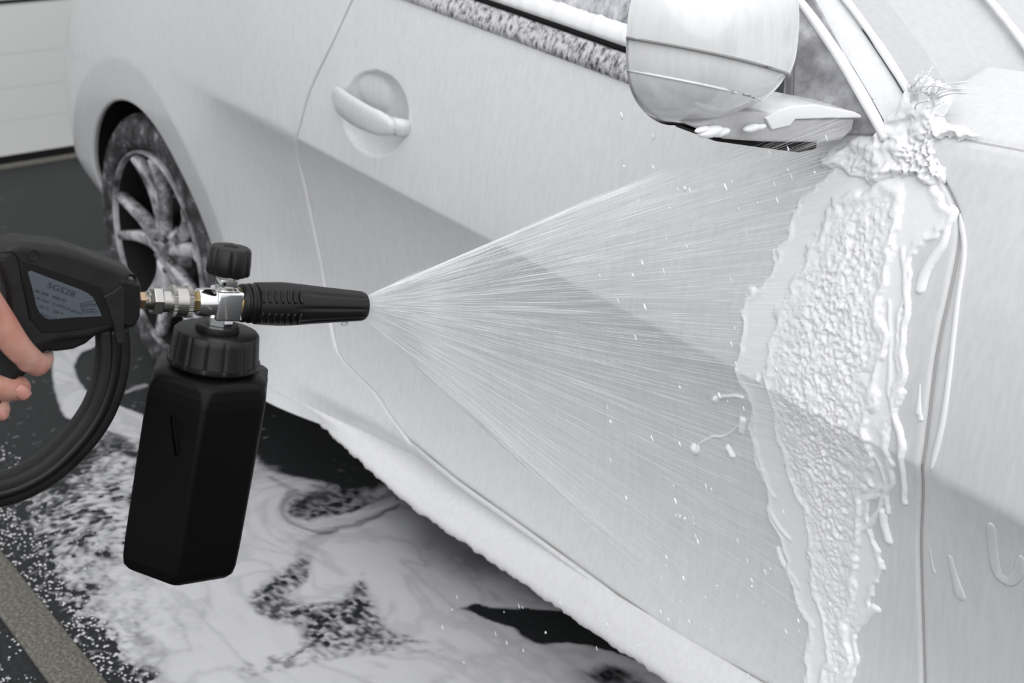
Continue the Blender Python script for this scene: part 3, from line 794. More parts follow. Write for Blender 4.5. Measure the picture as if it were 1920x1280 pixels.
# nozzle shroud with flats, ribs
def fl(a, t):
    w = float(ss(aa(540), aa(575), a))*(1-float(ss(aa(668), aa(680), a))*.8)
    g = 1-.07*w*max(0, math.cos(8*t+.6))**3
    return g
prof = [(446, 26), (448, 33), (450, 37), (456, 38), (458, 35.5), (462, 35.5), (464, 39), (468, 39), (470, 37), (475, 37), (477, 41), (482, 41.5), (500, 42.5), (525, 43.5), (545, 42.5), (560, 41), (590, 38), (630, 34.5), (665, 31.5), (676, 30.5), (681, 27.5), (682, 24), (680, 22), (668, 17), (655, 10)]
nz = lathe('nozzle', pr(prof), BLACKP, can, n=120, flute=fl)
for i in range(7):
    for s in (0, 1):
        ph = math.radians(55 if s else 115)
        u = 478+i*11.5; r = (39.5+i*.5)*PX*.97
        pts = []
        for k in np.linspace(-.30, .30, 7):
            t = ph+k; pts.append((aa(u+10*abs(k)), (r+.0012)*math.cos(t-PI/2+PI/2), (r+.0012)*math.sin(t)))
        V, F = tube_vf(pts, .0011, 6, up=(1, 0, 0)); mesh('grip_rib', V, F, BLACKP, nz)
V, F = blob((aa(648), -33*PX-.0012, .002), .0028, (1.3, .8, 1), .1, 50, 8); mesh('water_drop', V, F, mat('drop_water', (.8, .82, .84), .03, 0, 1, Transmission_Weight=.7), can)
tip = np.array([aa(679), 0, 0])
# valve stem and knob above
sa = c0-.0015
lathe('valve_seat', [(27*PX, .0085), (33*PX, .0085), (33*PX, .006)], STEEL, can, axis='y', n=24, off=(sa, 0, 0))
bx = box('stem_block', (sa, 40*PX, 0), (.0068, .0036, .0068), CHROME, can, bev=.0006)
ang = math.atan2(-A_ @ CM[2], -N_ @ CM[2])
lathe('stem_hole', [(0, .0013), (.0004, .0013)], DARKIN, bx, axis='y', n=12, off=(0, 0, 0)).matrix_local = Matrix.Translation((sa-.0040, 40*PX, .0069)) @ Matrix.Rotation(PI/2, 4, 'X')
hexnut('stem_nut', 47*PX, 58*PX, .0098, STEEL, can, axis='y', off=(sa, 0, 0), rot=.35)
kf = lambda a, t: 1-.10*max(0, math.cos(7*t))**6
k0 = 57*PX; kt = .0008
lathe('adjuster_knob', [(k0, .010), (k0, .0165), (k0+.001, .0172), (k0+.010, .0170), (k0+.019, .0164), (k0+.0212, .0150), (k0+.0216, .0135), (k0+.0216, .0062), (k0+.0206, .0055), (k0+.0206, .0008)], BLACKP, can, axis='y', n=140, flute=lambda a, t: (kf(a, t) if a < k0+.0217 else 1), off=(sa, 0, 0))
# below: fitting, washer, cap
hexnut('bottle_fitting', -44*PX, -22*PX, 26*PX, CHROME, can, axis='y', off=(sa-.0025, 0, 0), rot=.5)
cx = sa-.003
lathe('gasket', [(-56*PX, 40*PX), (-53*PX, 41*PX), (-44*PX, 40*PX), (-42*PX, 38*PX), (-42*PX, 10*PX)], BLACKP, can, axis='y', n=48, off=(cx, 0, 0))
def capf(a, t):
    return 1-.035*(max(0, math.cos(15*t))**8)*(1 if -112*PX < a < -58*PX else 0)
ct = -54*PX; cb = -118*PX
lathe('bottle_cap', [(cb-.0006, .02), (cb-.0006, 86*PX), (cb+.0005, 87*PX), (cb+.0036, 86.5*PX), (cb+.0040, 84*PX), (cb+.0052, 83.5*PX), (ct-.006, 80*PX), (ct-.002, 79*PX), (ct-.0004, 76*PX), (ct, 72*PX), (ct, .01)], BLACKP, can, axis='y', n=180, flute=capf, off=(cx, 0, 0))
# bottle: rounded hexagon, one edge turned to the camera
def hexring(r, rc, n=16, rot=0, sa_=1.0):
    pts = []
    for k in range(6):
        th = PI/3*k; d = r-rc/math.cos(PI/6)
        cxx, czz = d*math.cos(th), d*math.sin(th)
        for j in range(n):
            a = th-PI/6+(PI/3)*j/(n-1); pts.append((cxx+rc*math.cos(a), czz+rc*math.sin(a)))
    q = []
    for x, z in pts:
        q.append((x*math.cos(rot)-z*math.sin(rot), x*math.sin(rot)+z*math.cos(rot)))
    return q
vd = -ray(372, 850); rotb = math.atan2(vd@N_, vd@A_)+math.radians(2)
H = .0530
bt = cb+.002
bh = .178
rings = [(bt+.002, .030, .029), (bt-.004, .033, .0315), (bt-.006, .043, .030), (bt-.0085, .051, .020), (bt-.0125, (H-.0022), .012), (bt-.018, (H-.0006), .0075), (bt-.026, H, .006), (bt-.08, H, .0055), (bt-bh+.03, H-.0004, .0055), (bt-bh+.012, H-.001, .006), (bt-bh+.005, H-.0025, .007), (bt-bh+.001, H-.006, .009), (bt-bh, H-.011, .012)]
V = []; F = []; nn = 6*16
for a, r, rc in rings:
    for x, z in hexring(r, rc, 16, rotb): V.append((cx+x, a, z))
for i in range(len(rings)-1):
    for k in range(nn): F.append((i*nn+k, i*nn+(k+1) % nn, (i+1)*nn+(k+1) % nn, (i+1)*nn+k))
F.append(tuple(range(nn))[::-1]); F.append(tuple(range((len(rings)-1)*nn, len(rings)*nn)))
V = [(v[0]-(bt-v[1])*.045, v[1], v[2]) for v in V]
bot = mesh('bottle', V, F, BLACKP2, can); edge_split(bot, 50)
# recessed sight strip and triangle on the left front face
fa = rotb-PI/6*-1
fn = np.array([math.cos(rotb+PI/6*1), 0, math.sin(rotb+PI/6*1)])
cands = [np.array([math.cos(rotb+s*PI/6), 0, math.sin(rotb+s*PI/6)]) for s in (-1, 1)]
def wdir(l): return A_*l[0]+B_*l[1]+N_*l[2]
fn = min(cands, key=lambda c: wdir(c)@CM[0])      # the face that looks to the left
tv = np.cross(fn, (0, 1, 0)); 
if wdir(tv)@CM[0] < 0: tv = -tv
fc = np.array([cx, 0, 0])+fn*(H*math.cos(PI/6)+.0001)
def onface(q, h, d=0): return tuple(fc+tv*q+np.array([0, h, 0])+fn*d)
def facepoly(name, l, d0, d1, M):
    n = len(l); V = [onface(q, h, d0) for q, h in l]+[onface(q, h, d1) for q, h in l]
    F = [tuple(range(n)), tuple(range(n, 2*n))[::-1]]+[(i, (i+1) % n, n+(i+1) % n, n+i) for i in range(n)]
    o = mesh(name, V, F, M, bot, False)
    bm = bmesh.new(); bm.from_mesh(o.data); bmesh.ops.recalc_face_normals(bm, faces=bm.faces); bm.to_mesh(o.data); bm.free(); bevel(o, .0006); return o
cut = facepoly('cutter', [(-.004, bt-.036), (.010, bt-.039), (.010, bt-.066), (.005, bt-.068)], -.002, .004, BLACKP2)
md = bot.modifiers.new('recess', 'BOOLEAN'); md.object = cut; md.operation = 'DIFFERENCE'; md.solver = 'EXACT'
bpy.context.view_layer.update(); dg = bpy.context.evaluated_depsgraph_get()
me2 = bpy.data.meshes.new_from_object(bot.evaluated_get(dg), depsgraph=dg); bot.modifiers.clear(); bot.data = me2
for p_ in me2.polygons:
    if p_.area > 3e-4: p_.use_smooth = False
bpy.data.objects.remove(cut)
facepoly('raised_arrow', [(-.007, bt-.077), (.009, bt-.080), (.004, bt-.070)], 0, .0008, BLACKP2)

# ------------------------------------------------------------------ spray gun
gun = empty('spray_gun', mw=FM @ Matrix.Translation((aa(262), 0, 0)))
tag(gun, 'black pressure washer gun with blue-grey label plate and big curved trigger guard', 'spray gun')
gx = aa(262)
def GP(l, n=0.): return [(GL(u, v, n)[0]-gx, GL(u, v, n)[1]) for u, v in l]
TH = .0165
shell = GP([(262, 531), (258, 518), (240, 506), (200, 491), (150, 472), (110, 460), (60, 455), (36, 452), (16, 457), (-2, 470), (-6, 488), (2, 512), (10, 540), (12, 575), (-20, 640), (-80, 720), (-150, 830), (-60, 880), (0, 760), (30, 712), (58, 676), (72, 652), (110, 640), (165, 634), (205, 618), (236, 612), (252, 606), (260, 590)], .012)
sh = extrude_poly('gun_shell', shell, -TH, TH, GREYP, gun, bev=.0055)
# recessed darker panel and the plate
pan = GP([(42, 486), (120, 512), (190, 536), (205, 570), (214, 606), (120, 622), (78, 624), (58, 600), (46, 540)], TH)
extrude_poly('side_panel', pan, TH-.001, TH+.0008, BLACKP, gun, bev=.0007)
def arcpts(l, k=8): 
    return [tuple(p) for p in spline([(a, b, 0) for a, b in l], k*(len(l)-1)+1)[:, :2]]
pl = GP([(53, 508), (58, 507), (110, 527), (150, 542), (164, 549), (174, 557), (181, 570), (190, 590), (188, 592), (140, 594), (92, 598), (82, 594), (74, 586), (68, 574), (60, 540), (52, 512)], TH)
extrude_poly('label_plate', pl, TH+.0006, TH+.0016, TEAL, gun, bev=.0004)
def text(name, s, u, v, px, ang, wd=1.0, M=INK, parent=gun):
    cu = bpy.data.curves.new(name, 'FONT'); cu.body = s; cu.size = 1; cu.extrude = .0; cu.offset = .0
    t = bpy.data.objects.new(name, cu); COL.objects.link(t); bpy.context.view_layer.update()
    me = bpy.data.meshes.new_from_object(t.evaluated_get(bpy.context.evaluated_depsgraph_get())); bpy.data.objects.remove(t)
    a, b = GP([(u, v)], TH)[0]; k = px*PX; c, q = math.cos(ang), math.sin(ang)
    for w in me.vertices:
        x, y = w.co.x*k*wd, w.co.y*k
        w.co = (a+x*c-y*q, b+x*q+y*c, TH+.00175)
    return link(name, me, M, parent, False)
ta = math.radians(-19)
text('lettering', 'SGS28', 86, 537, 14, ta, 1.35)
text('lettering', '280 BAR   4000 PSI', 62, 545, 7.5, ta, .95)
text('lettering', '45 l/min  12 GPM US gallons', 66, 559, 7.5, ta, .95)
text('lettering', '150 °C   300 °F', 69, 574, 7.5, ta, .95)
text('lettering', 'Made in Italy', 74, 589, 6.5, ta, .95)
lg = GP([(151, 569), (175, 562), (176, 574), (152, 578)], TH)
text('lettering', 'MTM', 154, 576, 9.5, math.radians(8), 1.15)
text('lettering', 'HYDRO', 153, 586, 6.5, math.radians(2), 1.15)
for (p, q) in (((150, 568), (176, 562)), ((150, 568), (152, 578)), ((152, 579.5), (177, 577.5))):
    (x0, y0), (x1, y1) = GP([p, q], TH); V, F = tube_vf([(x0, y0, TH+.0018), (x1, y1, TH+.0018)], .00022, 5); mesh('logo_line', V, F, INK, gun)
for u, v in ((61, 478), (245, 523), (240, 598)):
    a, b = GP([(u, v)], TH)[0]
    V = []; rr_ = [(.0042, TH-.0006), (.0042, TH+.0006), (.0034, TH+.0006), (.0030, TH-.0018), (.0026, TH-.0018), (.0024, TH-.0008), (.0006, TH-.0008)]
    P = [[(a+r*math.cos(t), b+r*math.sin(t), z) for r, z in rr_] for t in np.linspace(0, 2*PI, 25)[:-1]]
    o = grid('screw_boss', np.array(P), BLACKP, gun, wrapu=True)
    s_ = mesh('screw_head', *tube_vf([(a, b, TH-.0010), (a, b, TH-.0002)], .0021, 12), STEEL, o, False)
# seam line along the top of the shell
st = GP([(0, 474), (22, 472), (34, 485), (40, 520), (48, 560), (56, 600)], TH)
V, F = tube_vf([(a, b, TH+.0002) for a, b in spline([(a, b, 0) for a, b in st], 20)[:, :2]], .0004, 5); mesh('shell_seam', V, F, BLACKP2, gun)
# front bracket wedge
br = GP([(226, 534), (233, 540), (232, 644), (219, 643), (211, 604), (201, 574), (192, 554), (206, 548)], TH)
extrude_poly('front_bracket', br, TH-.002, TH+.0022, GREYP, gun, bev=.001)
fr = GP([(222, 516), (262, 528), (260, 590), (250, 612), (226, 610)], .012)
extrude_poly('front_boss', fr, -TH-.001, TH+.001, BLACKP, gun, bev=.003)
# brass outlet
hexnut('brass_outlet', -.0012, .0045, 17*PX, mat('outlet_brass', (.45, .33, .22), .3, 1), gun, rot=.2)
# trigger guard
oc = GP([(210, 610), (212, 650), (209, 690), (200, 728), (183, 770), (155, 812), (120, 850), (84, 880), (40, 904), (0, 917), (-50, 925), (-110, 915), (-150, 880)], 0)
pts = spline([(a, b, 0) for a, b in oc], 60)
V, F = tube_vf(pts, [(.0125, r) for r in np.interp(np.linspace(0, 1, 60), [0, .2, .6, 1], [.0095, .0105, .0108, .010])], 24, .55, up=(0, 0, 1)); 
pp = []; 
gd = mesh('trigger_guard', V, F, GREYP, gun)
# rail line on the guard
V, F = tube_vf([(p[0], p[1], .0098) for p in pts], [(.0040, .0022)]*60, 8, up=(0, 0, 1)); mesh('guard_groove', V, F, BLACKP, gun)
tr = GP([(186, 612), (182, 622), (158, 642), (135, 652), (104, 656), (84, 655), (66, 672), (40, 706), (10, 750), (-30, 800), (-50, 790), (-10, 730), (30, 690), (56, 655), (90, 630), (140, 620)], .004)
extrude_poly('trigger', tr, -.0085, .0085, BLACKP, gun, bev=.003)
# hose tail leaving the frame
tube('hose', [(p[0], p[1], p[2]) for p in spline([(*GP([(-150, 850)])[0], 0), (*GP([(-230, 980)])[0], .01), (*GP([(-260, 1300)])[0], .02), (*GP([(-200, 1900)])[0], .02)], 24)], .009, BLACKP, gun)

# ------------------------------------------------------------------ hand
def hp3(u, v, d):
    a_, b_ = GL(u, v, .026+(-.055-d)); return O_+A_*a_+B_*b_+N_*(.026+(-.055-d))
def fing(pts, rads, n=22):
    q = spline([np.array(p) for p in pts], n); r = np.interp(np.linspace(0, 1, n), np.linspace(0, 1, len(rads)), rads)
    V, F = tube_vf(q, list(r), 16)
    L = [(V, F)]
    for e_, rr_ in ((q[0], r[0]), (q[-1], r[-1])): L.append(blob(e_, rr_*.99, (1, 1, 1), 0, 1, 10))
    return L
def fv(pts): return pts
HD = -.055
L = []
# index along the trigger, middle, ring, little finger; thumb behind the grip; palm and wrist
idx = [hp3(-215, 500, HD+.015), hp3(-130, 490, HD), hp3(-62, 522, HD), hp3(-10, 590, HD+.003), hp3(34, 652, HD+.006), hp3(70, 684, HD+.014)]
L += fing(idx, [.0125, .0125, .0122, .0118, .0106, .0088])
L += fing([hp3(52, 676, HD+.01), hp3(78, 680, HD+.018), hp3(86, 672, HD+.026)], [.0088, .0080, .0062])
mdl = [hp3(-235, 590, HD+.015), hp3(-170, 640, HD-.005), hp3(-95, 705, HD+.0), hp3(-25, 722, HD+.010), hp3(33, 727, HD+.018)]
L += fing(mdl, [.0125, .0125, .0118, .0108, .0098])
rng = [hp3(-250, 660, HD+.02), hp3(-190, 710, HD), hp3(-115, 765, HD+.002), hp3(-50, 768, HD+.012), hp3(-4, 766, HD+.018)]
L += fing(rng, [.0122, .0120, .0112, .0100, .0090])
ltl = [hp3(-260, 730, HD+.03), hp3(-210, 780, HD+.01), hp3(-150, 825, HD+.01), hp3(-95, 824, HD+.016), hp3(-60, 815, HD+.02)]
L += fing(ltl, [.0108, .0105, .0095, .0088, .0078])
thb = [hp3(-330, 640, HD+.02), hp3(-270, 560, HD+.04), hp3(-220, 500, HD+.06), hp3(-160, 470, HD+.075)]
L += fing(thb, [.017, .0145, .0125, .010])
palm = [hp3(-400, 720, HD+.02), hp3(-330, 670, HD+.02), hp3(-270, 640, HD+.02), hp3(-225, 600, HD+.02)]
V, F = tube_vf(palm, [(.026, .030), (.024, .040), (.022, .046), (.016, .044)], 20, .9, up=(0, .3, 1)); L.append((V, F))
L += fing([hp3(-400, 720, HD+.02), hp3(-480, 780, HD+.02), hp3(-700, 900, HD-.03)], [.027, .026, .032])
for a in (idx[0], mdl[0], rng[0], ltl[0]): L += fing([palm[1], a], [.02, .0125], 8)
person = empty('person'); tag(person, 'bare hand closing on the gun, index finger down on the trigger, nails showing', 'person')
hand = join_parts('hand', L, SKIN, person)
md = hand.modifiers.new('one_skin', 'REMESH'); md.mode = 'VOXEL'; md.voxel_size = .0013; md.use_smooth_shade = True
md = hand.modifiers.new('soften', 'SMOOTH'); md.factor = .6; md.iterations = 9
def nail(u, v, d, du, dv, r=.0058):
    c = hp3(u, v, d); nrm = -ray(u, v); nrm = nrm/np.linalg.norm(nrm); 
    t1 = hp3(u+du, v+dv, d)-c; t1 -= nrm*(t1@nrm); t1 /= np.linalg.norm(t1)
    nrm = nrm*.8+t1*.45-np.cross(nrm, t1)*.0; nrm /= np.linalg.norm(nrm); t1 = t1-nrm*(t1@nrm); t1 /= np.linalg.norm(t1); t2 = np.cross(nrm, t1)
    P = [[c+t1*(x*r*1.25)+t2*(y*r*math.sqrt(max(0, 1-.35*x*x)))+nrm*(.0016-.0022*y*y-.0010*x*x) for y in np.linspace(-1, 1, 11)] for x in np.linspace(-1, 1, 11)]
    o = grid('nail', np.array(P), NAIL, person); md = o.modifiers.new('t', 'SOLIDIFY'); md.thickness = .0006; return o
nail(43, 736, HD+.0078, 10, 9, .0050); nail(3, 776, HD+.010, 9, 9, .0044)
sl = tube('sleeve', [hp3(-560, 820, HD), hp3(-700, 900, HD-.03), hp3(-1100, 1130, HD-.12), hp3(-1400, 1250, HD-.2)], [.042, .05, .058, .062], SLEEVE, person, 24)

# ------------------------------------------------------------------ water spray
SP = mat('spray_water', (.93, .935, .95), .5, spec=.3)
T0 = O_+A_*aa(680)
imp_uv = [(1560, 190), (1600, 250), (1590, 330), (1570, 450), (1550, 600), (1530, 740), (1520, 900), (1530, 1050), (1545, 1180), (1560, 1300), (1575, 1420)]
IMP = np.array([S(*q, -.006) if q[1] > 300 else on_axis(*q, 1, .03) for q in imp_uv])
def impact(w): 
    k = w*(len(IMP)-1); i = min(int(k), len(IMP)-2); return IMP[i]+(IMP[i+1]-IMP[i])*(k-i)
rg = random.Random(9); nr = np.random.RandomState(5)
def streaks(name, W_, S0, S1, RAD, jit, parent=None):
    Vs = []; Fs = []
    for w, s0, s1, rad in zip(W_, S0, S1, RAD):
        w = min(max(w, 0), 1); st_ = T0+B_*((1-2*w)*.0085); e_ = impact(w)+nr.normal(0, 1, 3)*np.array([1.5, .5, 1])*jit
        d, a, b = frame_on(e_-st_); a = np.array(a); b = np.array(b); k = len(Vs)
        for i, (s, q) in enumerate(((s0, .2), ((s0+s1)/2, 1), (s1, .2))):
            p = st_+(e_-st_)*s
            for j in range(3):
                an = 2*PI*j/3; Vs.append(p+a*(q*rad*math.cos(an))+b*(q*rad*math.sin(an)))
        for i in range(2):
            for j in range(3): Fs.append((k+i*3+j, k+i*3+(j+1) % 3, k+(i+1)*3+(j+1) % 3, k+(i+1)*3+j))
    return fast_mesh(name, np.array(Vs), np.array(Fs), SP, parent)
n = 4600; W_ = nr.uniform(0, 1, n); S0 = nr.uniform(-.1, .93, n).clip(0); S1 = np.minimum(S0+nr.uniform(.04, .20, n), .995)
spm = streaks('water_spray', W_, S0, S1, nr.uniform(.00005, .00013, n), .006)
tag(spm, 'fan of fine water streaks shooting from the nozzle to the car door', 'water spray', kind='stuff')
n = 2200; W_ = nr.beta(1.1, 1.1, n); S0 = np.abs(nr.normal(0, .05, n)); S1 = S0+nr.uniform(.02, .10, n)
tag(streaks('spray_root', W_, S0, S1, nr.uniform(.00005, .00014, n), .01, spm), kind='stuff')
n = 900; up = nr.uniform(0, 1, n) < .55; W_ = np.where(up, np.abs(nr.normal(0, .008, n)), 1-np.abs(nr.normal(0, .03, n))); S0 = nr.uniform(0, .55, n)**1.4; S1 = S0+nr.uniform(.05, .2, n)
tag(streaks('spray_edge', W_, S0, S1, nr.uniform(.00008, .00020, n), .0025, spm), kind='stuff')
# loose droplets
DR = mat('droplet_white', (.85, .86, .87), .2)
L = []
for i in range(130):
    if i < 90: w = rg.random(); s = rg.uniform(.5, 1.0); p = T0+(impact(w)-T0)*s+np.array([rg.gauss(0, .03), rg.gauss(0, .012)-.01, rg.gauss(0, .03)])
    else: u, v = rg.uniform(800, 1500), rg.uniform(950, 1270); p = S(u, v, -.05-.08*rg.random()) if u-500 > (1270-v)*0 else S(u, v, -.05)
    r = rg.choice([.0006, .0008, .001, .0014]); L.append(tube_vf([p, p+np.array([.002, 0, -.004])*rg.uniform(.4, 1.6)], [r*.6, r], 6))
for u, v, r in ((1284, 354, .0026), (1275, 968, .002), (1284, 972, .002), (1268, 965, .0016), (1560, 600, .001)): L.append(blob(S(u, v, -.03), r, (1, 1, 1.4), .2, 60, 6))
tag(join_parts('water_droplets', L, DR), 'loose white droplets flying in front of the car side', 'droplets', kind='stuff')

# ------------------------------------------------------------------ ground, strip, puddle, wall and garage door
ASPH = mat('wet_asphalt', (.03, .032, .034), .5, spec=.22)
add_col(ASPH, noise_node(ASPH, 130, (1, 1, 1), 6, .7), [(.35, (.008, .0085, .009)), (.6, (.020, .0215, .023)), (.78, (.055, .056, .06))])
add_bump(ASPH, noise_node(ASPH, 260, (1, 1, 1), 5, .7), .5, .002)
box('asphalt', (0, 0, -.05), (12, 12, .05), ASPH).name = 'ground'
g = bpy.data.objects['ground']; tag(g, 'dark wet asphalt', kind='structure')
CONC = mat('speckled_concrete', (.13, .12, .10), .75)
add_col(CONC, noise_node(CONC, 170, (1, 1, 1), 6, .8), [(.38, (.05, .048, .040)), (.52, (.115, .108, .092)), (.66, (.28, .27, .245))])
add_bump(CONC, noise_node(CONC, 300), .4, .002)
tag(box('kerb_strip', (1, -.549, -.001), (6, .034, .007), CONC, bev=.003), 'tan concrete strip set in the asphalt', kind='structure')

def G0(u, v): p = on_axis(u, v, 2, 0.); return p[0], p[1]
ctl = [  # px, density, spot
 (90, 640, .0, 0), (150, 640, .95, 0), (120, 690, .95, 0), (120, 760, .95, 0), (170, 790, .95, 0), (230, 800, .9, 0), (60, 760, .02, .4), (50, 650, 0, .2), (30, 850, .02, .5), (150, 660, .9, 0), (200, 650, .8, 0),
 (165, 720, .02, .2), (205, 690, .05, .3), (230, 745, .35, .5), (100, 900, .15, .9), (60, 960, .3, 1), (20, 1000, .25, .8), (30, 900, .15, .7), (150, 850, .5, .9), (200, 880, .65, .8), (230, 850, .5, .8), (120, 960, .45, 1), (200, 960, .55, 1), (90, 1020, .25, 1), (180, 1010, .5, .9), (160, 1060, .7, .8), (230, 1090, .85, .6),
 (60, 1060, .12, 1.), (110, 1130, .2, 1.2), (170, 1200, .22, 1.2), (220, 1270, .25, 1.2), (230, 1150, .75, .5), (280, 1220, .9, .25), (330, 1120, .95, .2), (340, 1180, .85, .4), (300, 1160, .8, .5), (420, 1100, 1., .1), (450, 1000, 1, .0), (500, 920, 1, .0), (520, 1000, 1., .05), (470, 900, .7, .1), (430, 1200, 1, 0), (350, 1250, 1, .1), (450, 1260, 1, .05), (380, 1040, .97, 0),
 (500, 860, 1, 0), (560, 900, 1, 0), (560, 1020, 1, 0), (620, 1100, 1, 0), (700, 1000, 1, 0), (800, 1000, 1, 0), (700, 1200, 1, 0), (900, 1150, 1, 0), (1000, 1250, 1, 0), (1100, 1200, 1, 0), (1200, 1300, 1, 0), (520, 1230, 1, 0), (600, 800, 1, 0), (750, 880, 1, 0), (490, 780, 1, .2),
 (240, 720, .3, .5), (250, 750, .6, .5), (250, 770, .2, .5),
 (0, 600, 0, .15), (40, 500, 0, .15), (60, 420, .0, .4), (100, 380, .02, .6), (30, 400, .0, .3), (150, 450, 0, .2), (0, 340, 0, .3), (0, 750, 0, .4), (0, 850, 0, .5), (0, 950, .1, .6), (-50, 1000, 0, .5)]
GX = np.arange(-2.35, 1.75, .0042); GY = np.arange(-.51, .62, .0042); X, Y = np.meshgrid(GX, GY, indexing='ij')
# swirl warp
def swirl(X, Y, c, r, k):
    dx, dy = X-c[0], Y-c[1]; d = np.hypot(dx, dy); a = k*np.exp(-(d/r)**2); ca, sa_2 = np.cos(a), np.sin(a)
    return c[0]+dx*ca-dy*sa_2, c[1]+dx*sa_2+dy*ca
Xw = X+.035*(fbm(X*7, Y*7, 41, 3)-.5)*2; Yw = Y+.03*(fbm(X*7, Y*7, 47, 3)-.5)*2
num = np.zeros_like(X); nus = np.zeros_like(X); den = np.full_like(X, 1e-4)*0+.5
Xk = X+.010*(fbm(X*16, Y*16, 61, 3)-.5)*2; Yk = Y+.010*(fbm(X*16, Y*16, 67, 3)-.5)*2
for u, v, dn_, sp_ in ctl:
    px_, py_ = G0(u, v); sg = .030 if u > 250 else .040
    w_ = np.exp(-((Xk-px_)**2+(Yk-py_)**2)/(2*sg**2))*6+.0015/((Xk-px_)**2+(Yk-py_)**2+.003)
    num += w_*dn_; nus += w_*sp_; den += w_
dn_ = num/(den-.5+1e-9); sp_ = nus/(den-.5+1e-9)
xs_, ys_ = X, Y
for (u, v), r_, k_ in (((600, 940), .10, 2.6), ((690, 950), .07, -1.5), ((520, 1100), .08, 1.5), ((650, 1160), .10, 1.2), ((230, 1000), .08, .7), ((120, 980), .07, -.7), ((200, 740), .08, 1.5)):
    xs_, ys_ = swirl(xs_, ys_, G0(u, v), r_, k_)
q1 = fbm(xs_*14+1.5*fbm(xs_*5, ys_*5, 71), ys_*40, 73, 5); q2 = fbm(xs_*110+2.5*fbm(X*20, Y*20, 3), ys_*110, 79, 3)
vein = np.abs(fbm(xs_*11+2*fbm(xs_*4, ys_*4, 5), ys_*26, 83, 4)-.5)*2
mid_ = 1-np.abs(2*dn_-1)
val = dn_+(q1-.5)*1.5*mid_*.75+(q2-.5)*2.1*sp_*(.35+.65*mid_)*.8-.10*np.exp(-(vein/.05)**2)*(dn_ > .5)*(1-sp_)
Xp, Yp = X, Y
for (u, v), r_, k_ in (((600, 940), .075, 1.6), ((520, 1110), .05, .8), ((960, 1160), .05, -.6)): Xp, Yp = swirl(Xp, Yp, G0(u, v), r_, k_)
Xp = Xp+.022*(fbm(X*13, Y*22, 141, 4)-.5)+.006*(fbm(X*60, Y*90, 149, 3)-.5); Yp = Yp+.016*(fbm(X*13, Y*22, 151, 4)-.5)+.005*(fbm(X*60, Y*90, 157, 3)-.5)
spot = np.clip((fbm(X*105+2.5*fbm(X*35, Y*35, 5), Y*150, 161, 4)-.30)*2.6, 0, 1); flow = np.clip((fbm(xs_*12+3*fbm(xs_*5, ys_*6, 9), ys_*48, 167, 5)-.36)*3.6, 0, 1)
def pool(uv, depth, soft, sp=0., fl=0.):
    global val
    sd_ = poly_sd(Xp, Yp, [G0(*q) for q in uv]); d_ = ss(-soft, soft, sd_)
    d_ = d_*(1-sp*spot)*(1-fl*flow*(1-ss(0, .05, sd_)*.6)); val = val*(1-depth*d_)
pool([(440, 700), (700, 700), (1000, 900), (870, 970), (800, 940), (752, 932), (715, 912), (650, 908), (560, 912), (522, 890), (466, 852)], 1.25, .022, .2, .35)
pool([(545, 925), (590, 900), (640, 905), (690, 915), (735, 925), (660, 950), (620, 975), (575, 975), (550, 955)], .9, .014, .45, .3)
pool([(500, 895), (520, 945), (560, 985), (610, 1003), (690, 985), (755, 945), (748, 941), (680, 975), (612, 990), (568, 975), (530, 935), (510, 895)], .5, .005, 0, .3)
pool([(730, 935), (800, 920), (1110, 1150), (1040, 1150), (940, 1105), (850, 1075), (770, 1020)], .62, .075)
pool([(470, 1140), (490, 1095), (560, 1045), (585, 1050), (548, 1105), (575, 1130), (640, 1122), (680, 1075), (702, 1130), (730, 1180), (790, 1207), (700, 1220), (560, 1218), (575, 1180), (510, 1160)], .90, .016, .72, .15)
pool([(862, 1141), (900, 1132), (950, 1139), (1000, 1152), (1060, 1148), (1180, 1200), (1190, 1235), (1100, 1212), (1000, 1208), (960, 1192), (930, 1162), (900, 1146)], 1.1, .007, .12, .1)
pool([(1080, 1262), (1150, 1242), (1260, 1290), (1300, 1400), (1150, 1400)], .9, .02, .2, .6)
pool([(470, 1232), (640, 1212), (830, 1222), (640, 1236), (520, 1262), (430, 1275)], .55, .008, .9, .2)
pool([(540, 1235), (610, 1185), (614, 1187), (545, 1238)], .5, .0025)
pool([(560, 1020), (650, 985), (655, 990), (600, 1030), (560, 1085), (545, 1080)], .35, .006, .2, .3)
pool([(-400, 540), (300, 540), (300, 800), (256, 822), (205, 812), (176, 800), (165, 850), (100, 905), (0, 940), (-300, 1010), (-600, 900)], 1.15, .012, .10, .0)
sd_ = poly_sd(X+.012*(fbm(X*14, Y*18, 241, 3)-.5)+.005*(fbm(X*60, Y*70, 243, 3)-.5), Y+.010*(fbm(X*16, Y*16, 247, 3)-.5), [G0(*q) for q in [(100, 640), (150, 612), (215, 600), (215, 630), (190, 645), (178, 653), (153, 664), (140, 688), (148, 709), (164, 731), (208, 757), (262, 774), (300, 790), (300, 835), (254, 826), (202, 812), (160, 800), (123, 786), (104, 753), (95, 704)]])
val = np.maximum(val, .97*ss(-.006, .010, sd_))
val = np.maximum(val, .5*ss(0, .012, poly_sd(Xp, Yp, [G0(*q) for q in [(225, 735), (270, 715), (290, 722), (268, 732), (236, 742), (245, 765), (230, 762)]])))
pool([(168, 802), (215, 815), (258, 838), (262, 858), (215, 850), (165, 868), (120, 900), (130, 860)], .7, .012, .45, .4)
edgeY = ss(-.515, -.44, Y); val = val*edgeY+(1-edgeY)*(q2-.52)*2.2*ss(.35, 1.2, X+.3)*(sp_ > .05)
